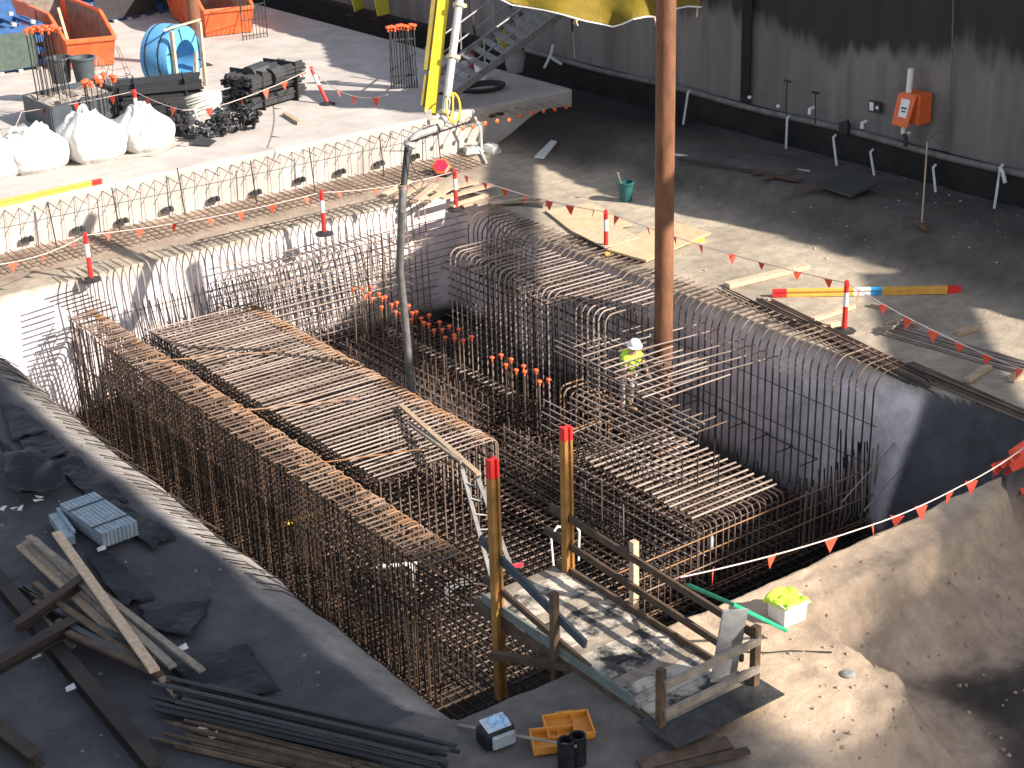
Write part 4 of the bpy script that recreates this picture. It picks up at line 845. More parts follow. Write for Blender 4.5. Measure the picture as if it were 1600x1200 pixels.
# horizontal capped dowels in the shaded part of the slab front
dg = thing('capped_dowel', 'thin dowel with an orange cap poking out of the shaded slab edge', 'capped dowel', (25.4, YS-.05, ZS-.2), 'orange capped dowels in the shaded slab edge'); pb = Vector(dg.location)
obj('bar', MB().tube([pb, pb+V(0,-.8,-.03)], .014, 5), RUSTO, dg, smooth=True); obj('cap', MB().lathe(pb+V(0,-.8,-.03), [(0,-.04),(.05,-.03),(.065,.02),(.03,.04),(0,.04)], 8, V(0,-1,0)), ORANGE, dg, smooth=True)
for i in range(9): copy_tree(dg, (25.75+.42*i, YS-.05, ZS-.2+jit(.03)), 0)
# yellow beam along the slab edge
def hbeam(a, b, label, w_=.11, h=.16, grp='yellow formwork beams', marks=True, body=None):
    body = body or YEL
    a = Vector(a); b = Vector(b); d = (b-a); t = thing('formwork_beam', label, 'timber beam', a, grp)
    def seg(n, p, q, m_): 
        A_, B_ = a+d*p, a+d*q; up = V(0,0,1) if abs(d.normalized().z) < .9 else V(1,0,0); s = d.cross(up).normalized(); u = s.cross(d.normalized()).normalized()
        k = MB().beam(A_+u*h*.36, B_+u*h*.36, w_, h*.26, up).beam(A_-u*h*.36, B_-u*h*.36, w_, h*.26, up).beam(A_, B_, w_*.45, h*.48, up); obj(n, k, m_, t)
    seg('red_end', 0, .075, REDP); 
    if not marks:
        seg('beam_body', .075, 1, body); return t
    seg('beam_body', .075, .43, YEL); seg('white_label', .43, .52, WHITEP); seg('blue_label', .52, .58, mat('label_blue', (.05,.3,.6), .5)); seg('beam_body', .58, .925, YEL); seg('red_end', .925, 1, REDP)
    return t
hbeam(P(157,285,ZS+.05)+V(.05,.05,0), P(-60,331,ZS+.05)+V(0,.02,0), 'yellow formwork beam with a red end lying on the slab edge', marks=False)
hbeam(P(1207,458,.09), P(1502,452,.09), 'yellow formwork beam with red ends lying on the ground at the right')
# ------------------------------------------------------------------ right side ground things
c = P(978,314); t = thing('rubble_bin', 'dark green plastic bin with a tool handle in it on the right ground', 'bin', c)
obj('bin_body', MB().lathe(c, [(0,0),(.15,0),(.2,.5),(.185,.5),(.14,.04),(0,.04)], 22), GREENB, t, smooth=True)
obj('bin_rim', MB().lathe(c, [(.195,.47),(.225,.47),(.225,.52),(.185,.52)], 22), GREENB, t, smooth=True)
tag(obj('shovel', MB().tube([c+V(-.02,0,.1), c+V(-.16,.12,.72)], .018, 6).box(c+V(-.17,.13,.74), (.1,.04,.05), .5), TIMBERG, base=c), 'grey shovel handle sticking out of the green bin', 'shovel')
def plank(a, b, w_, h, label, m=TIMBER, name='plank', cat='timber', grp=None, up=(0,0,1)):
    o = obj(name, MB().beam(a, b, w_, h, up), m, base=Vector(a)); tag(o, label, cat, grp); return o
G = 'loose timbers on the right ground'
plank(P(1136,446,.06), P(1262,416,.06), .2, .1, 'long pale timber left of the yellow beam', grp=G)
plank(P(1270,500,.06), P(1334,478,.06), .12, .09, 'short pale timber beside the second bollard from the right end', grp=G)
plank(P(1285,512,.05), P(1310,504,.05), .12, .09, 'smallest pale timber stub beside the brown bars', grp=G)
plank(P(1362,476,.05), P(1398,484,.05), .12, .09, 'pale timber half in the blob of shadow', TIMBERG, grp=G)
plank(P(1395,500,.06), P(1432,508,.06), .1, .08, 'pale timber above the dark bar bundle', grp=G)
plank(P(1495,521,.05), P(1531,508,.05), .14, .1, 'short pale timber right of the shadow', grp=G)
plank(P(1510,595,.05), P(1545,572,.05), .14, .08, 'orange tinted timber below the dark bar bundle', TIMBER, grp=G)
plank(P(1580,592,.06), P(1620,576,.06), .16, .12, 'pale timber at the right edge of the picture', grp=G)
def sheet(pts, th, label, m=PLY, name='plywood_sheet', cat='plywood', grp='plywood sheets on the right ground'):
    q = MB().prism([tuple(p[:2]) for p in pts], pts[0][2], pts[0][2]+th); o = obj(name, q, m, base=Vector(pts[0])); tag(o, label, cat, grp); return o
sheet([P(*q, .1) for q in [(948,392),(1042,347),(1110,366),(1010,410)]], .05, 'plywood sheet on bearers beside the rusty column')
sheet([P(*q, .04) for q in [(852,330),(925,318),(988,352),(905,372)]], .03, 'pale plywood sheet lying half in the dark shadow band')
sheet([P(*q, .14) for q in [(893,362),(960,352),(1000,372),(945,388)]], .03, 'weathered plywood sheet between the other two', TIMBER)
plank(P(945,398,.05), P(1100,374,.05), .1, .09, 'yellow edged bearer under the plywood', YEL, grp='bearers under plywood')
G = 'timber slats round the back right corner of the pit'
for i, (a, b_) in enumerate([((600,304),(640,283)),((620,312),(662,286)),((645,316),(680,288)),((662,318),(706,292)),((680,300),(745,284)),((690,310),(770,289)),((705,322),(760,305))]):
    plank(P(*a, .12+.02*(i%2)), P(*b_, .12+.02*(i%2)), .19, .05, ['grey slat','pale slat','narrow slat','wide slat','long slat','pale long slat','front slat'][i]+[' at the left end of the pallet by the hose',' second from the hose on the pallet',' third from the hose on the pallet',' fourth from the hose on the pallet',' running behind the red bollard',' in front of the longer slat behind the bollard',' just right of the red bollard foot'][i], TIMBER, 'slat', 'timber', G)
plank(P(700,296,.05), P(850,322,.05), .12, .1, 'dark bearer below the slats at the back right corner', TIMBERG, grp=G)
for i in range(5):
    plank(P(722+22*i,322-2*i,.1), P(790+18*i,304+3*i,.1), .16, .05, ['first','second','third','fourth','fifth'][i]+' slat counted from the left crossing the dark shadow band', TIMBERG if i%2 else TIMBER, 'slat', 'timber', G)
# red marker tub
c = P(690,272); t = thing('marker_tub', 'bright red hexagonal marker on a black square base at the slab foot', 'marker', c)
obj('marker_base', MB().box(c+V(0,0,.04), (.62,.62,.08), .5), RUBBER, t); TA = V(-.45,-.62,.75); M6 = MB().lathe(c+V(0,0,.2), [(0,.09),(.19,.09),(.2,.08)], 6, TA); obj('marker_face', M6, mat('pink_red', (.75,.02,.05), .4), t); obj('marker_ring', MB().lathe(c+V(0,0,.2), [(.26,-.06),(.26,.05),(.2,.08),(.19,.085)], 6, TA), ORANGE, t)
# long brown bar bundle along the right crest
def barbundle(a, b, n, spread, label, m=RUST, r=.018, grp='loose bar bundles on the right ground', bend=None, h=.12):
    a = Vector(a); b = Vector(b); d = (b-a).normalized(); s = d.cross(V(0,0,1)).normalized(); t = thing('bar_bundle', label, 'bar bundle', a, grp)
    for i in range(n):
        y = (i/(n-1)-.5)*spread+jit(.02); z = r+random.random()*h*(1-abs(i/(n-1)-.5)*1.4); k = jit(.35)
        pts = [a+s*y+V(0,0,z)-d*k]
        if bend: pts = [a+s*(y+bend[0])+V(0,0,z+bend[1])+d*.1, a+s*(y+bend[0]*.4)+V(0,0,z+bend[1]*.4)-d*.22, a+s*y+V(0,0,z)-d*.2+d*.15]
        pts.append(b+s*(y*.8+jit(.05))+V(0,0,z)+d*jit(.3)); obj('bar', MB().tube(pts, r, 6), m, t, smooth=True)
barbundle(P(1195,475), P(1450,598), 16, .5, 'long brown bar bundle along the right crest of the pit', RUST)
barbundle(P(1130,455), P(1440,610), 4, .2, 'few thin bars lying closest to the right crest', RUSTD, .014)
barbundle(P(1430,580), P(1640,668), 14, .5, 'brown bar bundle running off at the right edge', RUST)
barbundle(P(1400,520), P(1640,590), 16, .6, 'dark grey bar bundle with bent ends behind the crest bars', RUSTG, .02, bend=(.0,.18))
# bench things by the wall
G = 'thin pipes lying on the bench'
plank(PG(1045,240,.04), PG(1265,268,.06), .06, .05, 'long thin grey pipe lying on the shaded bench', PVC, 'pipe', 'pipe', G)
plank(PG(1060,248,.04), PG(1180,268,.05), .06, .05, 'dark thin pipe on the shaded bench beside the grey one', RUBBER, 'pipe', 'pipe', G)
for i, (a, b_, lb) in enumerate([((1180,268),(1250,282),'dark plank at the left of the bench debris'),((1190,278),(1260,270),'dark plank crossing the bench debris'),((1240,296),(1280,292),'short dark plank right of the bench debris')]): plank(PG(*a,.06+.03*i), PG(*b_,.06+.03*i), .2, .04, lb, TIMBERD, grp='dark planks on the bench')
sheet([PG(*q, .12) for q in [(1275,290),(1320,284),(1375,300),(1330,308)]], .06, 'black tray lying on the shaded bench', BLACKBAR, 'tray', 'tray', None)
c = PG(1440,352,.05); t = thing('broom', 'broom with a long timber handle leaning on the dark wall', 'broom', c)
obj('handle', MB().tube([c, PD(1449,222,(PG(1440,352,.05)-cam_pos).dot(_fw)+1.4)], .02, 6), TIMBER, t); obj('broom_head', MB().box(c, (.55,.1,.1), 1.2), TIMBERD, t)
def wallpt(px, py, x=XW-.3):
    d = _ray(px, py); return cam_pos + d*(x/d.x)
tubesP = [(1075,145,1066,205),(1230,185,1227,258),(1302,215,1310,282),(1360,238,1371,305),(1458,262,1464,322),(1563,262,1550,350)]
for i, (x0_, y0_, x1_, y1_) in enumerate(tubesP):
    p, q = wallpt(x0_, y0_, XW-.34), wallpt(x1_, y1_, XW-.85 if i != 1 else XW-.5); m_ = MB().tube([p+V(.1,0,.06), p, q], .035, 8)
    if i == 5: m_.tube([p, p+V(-.1,-.15,-.05), p+V(-.15,-.3,-.3)], .05, 8)
    tag(obj('drain_pipe', m_, PVC, base=p, smooth=True), ['thin white pipe right beside the rusty column','white upright pipe left of the joint on the lower wall','white pipe leaning on the wall above the black tray','white pipe leaning right of the black tray','thin broken white pipe beside the broom','white pipe with a curved hook at the right edge'][i], 'pipe', 'white pipes leaning on the dark wall foot')
for i, (px, py) in enumerate([(1230,128),(1274,146)]):
    p = wallpt(px, py, XW-.3); q = wallpt(px-2+2*i, py+48, XW-.3); t = thing('wall_rod', ['thin rod with a plate head on the wall left of the other','thin rod with a faint plate head on the wall nearer the orange box'][i], 'rod', q, 'thin rods on the wall'); obj('rod', MB().tube([p, q], .018, 5), RUBBER, t); obj('plate', MB().box(p+V(0,0,.02), (.06,.24,.05)), RUSTD, t)
m_ = None
for i, (px, py, lb) in enumerate([(1171,152,'small white knob on the ledge left of the wall joint'),(1216,166,'small white knob on the ledge right of the wall joint'),(1265,175,'white elbow fitting on the ledge pipe'),(1347,197,'white elbow fitting near the black valve'),(1415,215,'white elbow fitting under the orange box')]):
    p = wallpt(px, py, XW-.36); m_ = MB().tube([p+V(.15,0,.1), p+V(0,0,.08), p-V(0,0,.06)], .05 if i > 1 else .04, 8) if i > 1 else MB().lathe(p, [(0,-.04),(.05,-.03),(.05,.03),(0,.04)], 8, V(1,0,0)); tag(obj('pipe_fitting', m_, WHITEP, base=p, smooth=True), lb, 'fitting', 'white fittings on the ledge')
p = wallpt(1320,200,XW-.34); tag(obj('valve', MB().box(p, (.16,.3,.3)).box(p+V(-.05,-.12,.2), (.08,.1,.12)), RUBBER, base=p, bevel=.02), 'black valve block on the ledge pipe', 'valve')
p = wallpt(1367,167,XW-.12); t = thing('small_sign', 'small black and white sign plate on the wall left of the orange box', 'sign', p); obj('sign_plate', MB().box(p, (.03,.42,.3)), RUBBER, t); obj('sign_mark', MB().box(p+V(-.02,.1,0), (.012,.14,.22)), WHITEP, t); obj('sign_dot', MB().lathe(p+V(-.02,-.1,0), [(0,.012),(.05,.012),(.05,0)], 12, V(-1,0,0)), WHITEP, t)
# orange pump box on the wall
p = wallpt(1425,168,XW-.45); t = thing('wall_box', 'orange equipment box with a white label and white pipe, hung on the dark wall', 'equipment box', p); BX = mat('box_orange', (.75,.14,.035), .5, 0, .15, 5)
obj('box_body', MB().box(p+V(.1,-.05,0), (.5,.62,.78), 0), BX, t, bevel=.03)
dm = MB().slab([p+V(-.2,.28,.38), p+V(-.2,-.3,.38), p+V(-.36,-.2,-.44), p+V(-.36,.32,-.44)], .06); obj('box_door', dm, BX, t, bevel=.01)
obj('box_label', MB().slab([p+V(-.27,.12,.26), p+V(-.27,-.16,.26), p+V(-.345,-.12,-.2), p+V(-.345,.14,-.2)], .02), WHITEP, t)
obj('label_print', MB().slab([p+V(-.325,.07,.06), p+V(-.325,-.09,.06), p+V(-.335,-.09,.02), p+V(-.335,.07,.02)], .012).slab([p+V(-.335,.05,-.03), p+V(-.335,-.08,-.03), p+V(-.342,-.08,-.06), p+V(-.342,.05,-.06)], .012), RUBBER, t)
obj('top_pipe', MB().tube([p+V(-.05,.1,.35), p+V(-.05,.08,1.0)], .075, 10), WHITEP, t, smooth=True); obj('bottom_pipe', MB().tube([p+V(-.1,.15,-.35), p+V(-.1,.15,-.7)], .06, 10), WHITEP, t, smooth=True); obj('elbow', MB().tube([p+V(-.1,.1,-.7), p+V(-.15,.0,-.85), p+V(-.15,0,-1.0)], .06, 10), RUBBER, t, smooth=True)
q0 = wallpt(1490,-20,XW-.15); m_ = MB().tube([q0, wallpt(1488,80,XW-.15), wallpt(1484,170,XW-.15), wallpt(1474,200,XW-.2), wallpt(1455,215,XW-.3), wallpt(1470,226,XW-.3), wallpt(1490,228,XW-.3), wallpt(1480,235,XW-.3)], .022, 6)
tag(obj('power_cable', m_, mat('cable_grey', (.12,.12,.115), .6), base=q0, smooth=True), 'grey cable hanging down the wall right of the orange box', 'cable')
# shaded ground near the slab corner
for i, (px, py, lb) in enumerate([(738,236,'crumpled grey bag in the shade at the slab foot'),(770,232,'smaller crumpled grey bag right of the other')]):
    c = P(px, py, .1); m_ = MB().lathe(c, [(0,-.1),(.25,-.1),(.3,0),(.18,.12),(0,.15)], 9); 
    for k, v in enumerate(m_.v): v += V(jit(.08), jit(.12), jit(.04))
    tag(obj('cement_bag', m_, PVC, base=c, smooth=True), lb, 'bag', 'crumpled bags at the slab foot')
m_ = MB().tube([P(742,183,1.15), P(751,200,.8), P(753,240,.05), P(760,255,.05)], .035, 6); tag(obj('leaning_conduit', m_, PVC, base=P(753,240), smooth=True), 'thin white conduit leaning on the shaded slab edge', 'pipe')
sheet([P(835,246,.3), P(868,214,.3), P(878,214,.3), P(850,248,.3)], .04, 'grey board lying on the toe of the shaded bench', PVC, 'board', 'board', None)
c = P(870,102,ZS); m_ = MB().tube([c+V(-.5,0,0), c+V(0,.3,.3), c+V(.1,.3,.6)], .05, 6).tube([c+V(-.1,.25,.25), c+V(.2,.0,.0)], .05, 6); tag(obj('white_bracket', m_, PVC, base=c, smooth=True), 'bent white bracket on the slab by the wall', 'bracket')
c = P(805,112,ZS); m_ = MB().lathe(c, [(0,0),(.25,0),(.35,.5),(.2,.8),(0,.85)], 10); tag(obj('clear_sack', m_, mat('grey_sack', (.22,.22,.22), .6), base=c, smooth=True), 'grey translucent sack below the small yellow panel', 'sack')
# ------------------------------------------------------------------ access platform
DZ = .14; dx0, dx1, dy0, dy1 = 11.72, 13.12, 13.1, 17.2
pf = thing('access_platform', 'dark timber access platform with handrails reaching over the front edge of the pit', 'platform', (12.4, 13.2, 0))
DIRTY = mat('dirty_boards', (.50,.43,.35), .85, 0, .2, 1.6, col2=(.035,.034,.034), bump=.3, bscale=18)
DIRTY.node_tree.nodes['Noise Texture'].inputs['Detail'].default_value = 12
for e_ in (0,1): DIRTY.node_tree.nodes['Color Ramp'].color_ramp.elements[e_].position = (.44,.56)[e_]
nb_ = 17
for i in range(nb_):
    y = dy0+(dy1-dy0)*(i+.5)/nb_; obj('deck_board', MB().box(((dx0+dx1)/2+jit(.02), y, DZ-.02+(.012 if i % 3 == 0 else 0)), (dx1-dx0+.06+jit(.06), (dy1-dy0)/nb_-.012, .045)), DIRTY if i % 4 else TIMBERG, pf)
for x in (dx0, dx1): obj('bearer', MB().box((x, (dy0+dy1)/2, DZ-.16), (.1, dy1-dy0+.2, .22)), TIMBERD, pf)
obj('edge_board', MB().box((dx0-.03, 15.4, DZ+.04), (.04, 3.4, .16)), mat('board_green_grey', (.16,.18,.16), .7, 0, .3, 4), pf)
obj('toe_board', MB().box((dx1+.04, 15.2, DZ+.03), (.04, 4.0, .14)), TIMBERD, pf)
obj('end_plate', MB().box(((dx0+dx1)/2, dy0-.12, DZ+.0), (dx1-dx0+.5, .75, .02)), mat('black_ply', (.05,.048,.045), .7, 0, .6, 6), pf)
OLDM = mat('post_brown', (.12,.075,.045), .8, 0, .4, 4)
posts = {'a': (dx0-.08, dy1-.25, -1.0, 2.3), 'b': (dx0-.08, 15.3, -.4, 1.1), 'c': (dx0-.08, 13.1, -.2, 1.0), 'd': (dx1+.1, 13.02, -.1, 1.05), 'e': (dx1+.12, 15.5, -.3, 1.25)}
for k_ in 'bcde':
    x, y, z0, z1 = posts[k_]; obj('post', MB().box((x, y, (z0+z1)/2), (.1, .1, z1-z0)), TIMBER if k_ in 'e' else OLDM, pf)
def rail(a, b, m=TIMBERD, w_=.05, h=.11): obj('rail', MB().beam(a, b, w_, h), m, pf)
rail((dx1+.05, 17.35, 1.08), (dx1+.05, 12.95, .95), TIMBERD); rail((dx1+.05, 17.5, .62), (dx1+.05, 13.2, .48), TIMBERD)
rail((dx0-.02, 17.1, 1.15), (dx0-.02, 14.7, .55), mat('rail_blue_grey', (.06,.07,.08), .7), .05, .14); rail((dx0-.02, 17.0, .55), (dx0-.02, 14.6, .22), TIMBERD, .05, .1)
rail((dx0-.08, 13.03, .78), (dx1+.12, 12.96, .86), TIMBERG); rail((dx0-.08, 13.03, .36), (dx1+.12, 12.96, .42), TIMBERG)
p0 = V(12.93, 13.32, DZ+.03); tag(obj('grey_board', MB().beam(p0, p0+V(.08,-.12,1.12), .36, .03, V(.35,1,0)), mat('board_grey', (.3,.29,.28), .75, 0, .35, 5), base=p0), 'grey mortar stained board standing against the platform end rail', 'board')
m_ = MB().tube([PD(1075,914,(P(1145,1000)-cam_pos).dot(_fw)), P(1147,945,.98), P(1228,985,.2)], .03, 8); tag(obj('green_pole', m_, mat('pole_green', (.02,.33,.17), .45), base=P(1200,975), smooth=True), 'green pole lying over the platform handrail', 'pole')
plank(P(768,1024,-.15), P(925,1046,.06), .1, .12, 'dark timber lying from the bank to the platform leg', TIMBERD)
# tall yellow beams as posts
POSTY = mat('post_amber', (.36,.17,.04), .65, 0, .35, 4)
def vbeam(px, py, z0, z1, label):
    b_ = P(px, py, DZ); hbeam((b_.x, b_.y, z1), (b_.x, b_.y, z0), label, .13, .15, marks=False, body=POSTY)
vbeam(778, 958, -1.3, 2.62, 'yellow beam with a red top standing at the left far corner of the platform')
vbeam(888, 893, -.3, 2.55, 'taller looking yellow beam with a red top at the right far corner of the platform')
# ladder
lt = thing('ladder', 'grey metal ladder leaning beside the far left post of the platform', 'ladder', V(14.6,21.2,ZF))
foot = V(14.75, 21.3, ZF+.4); ltop = V(14.28, 21.72, -.1); sdv = (P(748,745,-.5)-P(722,736,-.5)); sdv = V(.36,-.14,0)
lA0 = PD(768,905,(foot-cam_pos).dot(_fw)); lA1 = PD(722,733,(ltop-cam_pos).dot(_fw)); lB0 = PD(800,890,(foot-cam_pos).dot(_fw)+.1); lB1 = PD(747,748,(ltop-cam_pos).dot(_fw)+.05)
obj('rail', MB().beam(lA0, lA1, .03, .08), ALU, lt); obj('rail', MB().beam(lB0, lB1, .03, .08), ALU, lt)
for i in range(7):
    q = .03+i/7; obj('rung', MB().tube([lA0+(lA1-lA0)*q, lB0+(lB1-lB0)*q], .016, 6), ALU, lt)
zt = -1.1
plank(P(625,632,zt+.0), P(748,741,zt+.45), .1, .05, 'long pale timber leaning on the middle cage at the ladder top', TIMBER); plank(P(638,660,zt), P(722,722,zt+.4), .09, .05, 'second pale timber nearest the camera at the ladder top', TIMBERG)
# hoses and bits in the pit
c = P(735,930,-2.7); m_ = MB()
for k in range(3): m_.tube([c+V((.42+.04*k)*math.cos(a), (.4+.04*k)*math.sin(a), .04*k) for a in [i*math.pi/10+k for i in range(19)]], .022, 6)
tag(obj('grey_hose', m_, HOSEM, base=c, smooth=True), 'grey hose coiled on the bottom mat below the ladder', 'hose')
c = P(880,855,-2.0); m_ = MB().tube([c+V(-.15,.1,-.5), c+V(-.2,.1,.25), c+V(-.05,.1,.4), c+V(.1,.05,.35)], .022, 6).tube([c+V(.35,0,-.4), c+V(.38,0,.2), c+V(.25,0,.42), c+V(.15,.1,.2), c+V(.3,.1,-.2)], .022, 6)
tag(obj('white_hose', m_, WHITEP, base=c, smooth=True), 'loops of white hose hanging at the pit corner behind the platform', 'hose')
plank(P(790,886,-2.6), P(818,882,-2.6), .06, .06, 'pink red rod lying on the bottom mat by the platform', mat('pink_rod', (.7,.05,.08), .5), 'rod', 'rod')
plank(P(440,820,-2.8), P(505,800,-2.8), .1, .06, 'yellow timber lying deep inside the narrow left cage', mat('timber_yellow', (.6,.42,.05), .7), 'timber')
c = P(645,915,-2.7); tag(obj('white_pipe', MB().tube([c, c+V(-.05,-.1,.45)], .05, 8).tube([c+V(-.5,.4,.4), c+V(.1,-.05,.45)], .04, 8), WHITEP, base=c, smooth=True), 'white pipe at the shaded front end of the narrow cage', 'pipe')
c = P(1110,855,-2.4); tag(obj('plastic_bottle', MB().lathe(c, [(0,0),(.06,0),(.065,.2),(.03,.3),(.03,.34),(0,.34)], 10), mat('bottle_clear', (.6,.62,.64), .2), base=c, smooth=True), 'clear plastic bottle caught in the front bars', 'bottle')
c = P(760,130,ZS)
# worker
wx = Vector((20.62, 24.35, 0)); wk = thing('person', 'bending worker in a yellow vest and white helmet between the rebar mats', 'person', (wx.x, wx.y, -1.98), None)
def skin(name, verts, edges, radii, m, parent, sub=2):
    me = bpy.data.meshes.new(name); off = wloc(parent); me.from_pydata([tuple(Vector(v)-off) for v in verts], edges, []); me.materials.append(m); o = bpy.data.objects.new(name, me); C.objects.link(o); o.parent = parent
    sk = o.modifiers.new('skin', 'SKIN'); me.skin_vertices.new() if not me.skin_vertices else None
    for i, r in enumerate(radii): me.skin_vertices[0].data[i].radius = (r, r) if not isinstance(r, tuple) else r
    me.skin_vertices[0].data[0].use_root = True
    sb = o.modifiers.new('sub', 'SUBSURF'); sb.levels = sb.render_levels = sub; me.polygons.foreach_set('use_smooth', [True]*len(me.polygons)); return o
bz_ = -1.98
def W(a, b, z): return Vector((wx.x+a, wx.y+b, bz_+z))
SKIN = mat('skin', (.42,.24,.16), .6); TROUS = mat('work_trousers', (.5,.42,.36), .85, 0, .2, 8); BOOT = mat('boot_tan', (.25,.16,.09), .7)
bv = [W(0,0,.92), W(.0,-.06,1.12), W(-.02,-.12,1.3), W(-.03,-.18,1.42), W(-.04,-.24,1.53), W(-.05,-.27,1.63),
      W(-.1,.02,.86), W(-.13,-.04,.48), W(-.14,.02,.08), W(-.15,-.12,.03), W(.1,.02,.86), W(.14,.04,.48), W(.15,.12,.08), W(.15,-.02,.03),
      W(-.2,-.14,1.36), W(-.28,-.26,1.12), W(-.22,-.42,.98), W(.17,-.14,1.36), W(.26,-.28,1.12), W(.16,-.45,1.0)]
be = [(0,1),(1,2),(2,3),(3,4),(4,5),(0,6),(6,7),(7,8),(8,9),(0,10),(10,11),(11,12),(12,13),(3,14),(14,15),(15,16),(3,17),(17,18),(18,19)]
br = [(.15,.11),(.145,.11),(.16,.115),(.1,.09),.06,.085,.09,.065,.05,.045,.09,.065,.05,.045,.062,.047,.035,.062,.047,.035]
skin('body', bv, be, br, SKIN, wk)
skin('trousers', [W(0,.0,.95), W(-.1,.02,.84), W(-.13,-.04,.48), W(-.14,.02,.12), W(.1,.02,.84), W(.14,.04,.48), W(.15,.12,.12)], [(0,1),(1,2),(2,3),(0,4),(4,5),(5,6)], [(.16,.12),.1,.078,.065,.1,.078,.065], TROUS, wk)
skin('vest', [W(0,.01,.98), W(0,-.06,1.14), W(-.02,-.13,1.32), W(-.03,-.18,1.43), W(-.04,-.215,1.475), W(-.2,-.15,1.38), W(-.26,-.23,1.24), W(.17,-.15,1.38), W(.23,-.23,1.24)], [(0,1),(1,2),(2,3),(3,4),(2,5),(5,6),(2,7),(7,8)], [(.205,.165),(.205,.165),(.225,.175),(.2,.165),(.1,.1),.1,.08,.1,.08], HIVIS, wk)
hc = W(-.05,-.28,1.66); obj('helmet', MB().lathe(hc, [(.155,-.005),(.17,0),(.14,.02),(.125,.08),(.085,.13),(0,.15)], 18, V(-.05,-.25,1)), WHITEP, wk, smooth=True)
for s, q in ((-1, W(-.22,-.42,.98)), (1, W(.16,-.45,1.0))):
    pv = [q]; pe = []; pr_ = [.035]
    pv.append(q+V(0,-.06,-.03)); pe.append((0,1)); pr_.append(.034)
    for k in range(4):
        b0_ = len(pv); pv += [q+V(-.03+.02*k,-.11,-.04), q+V(-.03+.02*k,-.14-.01*(k in (1,2)),-.07), q+V(-.03+.02*k,-.13,-.1)]; pe += [(1,b0_),(b0_,b0_+1),(b0_+1,b0_+2)]; pr_ += [.011,.01,.008]
    b0_ = len(pv); pv += [q+V(s*.04,-.07,-.05), q+V(s*.045,-.1,-.08)]; pe += [(1,b0_),(b0_,b0_+1)]; pr_ += [.012,.01]
    skin('glove', pv, pe, pr_, mat('glove_grey', (.2,.2,.2), .8), wk, 1)
for q in (W(-.145,-.04,.02), W(.15,.06,.02)): obj('boot', MB().box(q+V(0,-.02,.03), (.11,.3,.1)), BOOT, wk, bevel=.035)
# ------------------------------------------------------------------ front bank things
c = P(1229,966); t = thing('white_tub', 'square white plastic tub on the sand bank with a yellow vest on top', 'tub', c); m_ = MB(); rz = -.12
def sqloft(c, secs, rz, m_):
    n0 = len(m_.v)
    for (h, z) in secs:
        for k in range(4): a = rz+math.pi/4+k*math.pi/2; m_.v.append(c+V(h*1.414*math.cos(a), h*1.414*math.sin(a), z))
    for j in range(len(secs)-1):
        for k in range(4): m_.f.append((n0+j*4+k, n0+j*4+(k+1)%4, n0+(j+1)*4+(k+1)%4, n0+(j+1)*4+k))
    return m_
obj('tub_body', sqloft(c, [(0,0),(.19,0),(.205,.33),(.195,.33),(.0,.3)], rz, m_), WHITEP, t, bevel=.015); obj('tub_rim', sqloft(c, [(.2,.29),(.22,.29),(.22,.34),(.198,.34)], rz, MB()), WHITEP, t)
obj('tub_mark', MB().box(c+V(.02,-.199,.16), (.16,.006,.17), rz), mat('label_print_grey', (.5,.49,.46), .7), t)
m_ = MB(); n = 22
for i in range(n):
    for j in range(n):
        u, v = i/(n-1)-.5, j/(n-1)-.5; x, y = .56*u, .46*v; ed = max(0, abs(x+.02)-.2)+max(0, abs(y)-.2); m_.v.append(c+V(.02+x*(1+.15*v), y, .35+.06*noise.noise((x*7,y*7,2))+.03*abs(noise.noise((x*13,y*13,5)))+.09*max(0,.5-abs(u))*(1 if v>0 else .3) - .9*ed))
for i in range(n-1):
    for j in range(n-1): a = i*n+j; m_.f.append((a,a+n,a+n+1,a+1))
o = obj('hivis_vest', m_, HIVIS, base=c, smooth=True); tag(o, 'crumpled fluorescent yellow vest lying on the white tub', 'vest'); q_ = o.modifiers.new('t','SOLIDIFY'); q_.thickness = .008
# orange tool case, open
cA = P(880,1160); t = thing('tool_case', 'open orange plastic tool case lying on the shaded front bank', 'tool case', cA); CASE = mat('case_orange', (.62,.25,.035), .5, 0, .15, 6); 
def tray(c, w_, l, h, rz, tilt, nm):
    M = Matrix.Rotation(rz,3,'Z') @ Matrix.Rotation(tilt,3,'X'); m_ = MB(); 
    def bx(cc, d):
        o = len(m_.v); k = MB().box((0,0,0), d); m_.add([c+M@(v+Vector(cc)) for v in k.v], k.f)
    bx((0,0,.015),(w_,l,.03))
    for s in (-1,1): bx((s*(w_/2-.015),0,h/2),(.03,l,h)); bx((0,s*(l/2-.015),h/2),(w_-.062,.03,h))
    bx((w_*.12,0,h*.35),(.02,l*.9,h*.5)); bx((-w_*.2,l*.1,h*.35),(w_*.4,.02,h*.5))
    obj(nm, m_, CASE, t, bevel=.012); obj('handle', MB().beam(c+M@V(-w_*.2,l/2+.04,h*.5), c+M@V(w_*.2,l/2+.04,h*.5), .05,.04), CASE, t, bevel=.01)
tray(P(888,1140,.02), .62, .46, .11, -.45, .12, 'case_lid'); tray(P(866,1162,.02), .6, .44, .12, -.5, 0, 'case_base')
c = P(782,1166); t = thing('lunch_box', 'black bag with a clear box front on the shaded front bank', 'bag', c)
obj('bag_body', MB().box(c+V(0,.1,.14), (.46,.3,.28), -.1), PLASTICD, t, bevel=.06); obj('box_front', MB().box(c+V(0,-.08,.14), (.34,.06,.2), -.1), mat('clear_grey', (.3,.33,.36), .3), t, bevel=.03); obj('box_lid', MB().slab([c+V(-.18,0,.27), c+V(.17,-.03,.27), c+V(.2,.22,.32), c+V(-.15,.25,.32)], .02), mat('lid_white', (.5,.55,.6), .4), t, bevel=.008)
m_ = MB(); n = 14
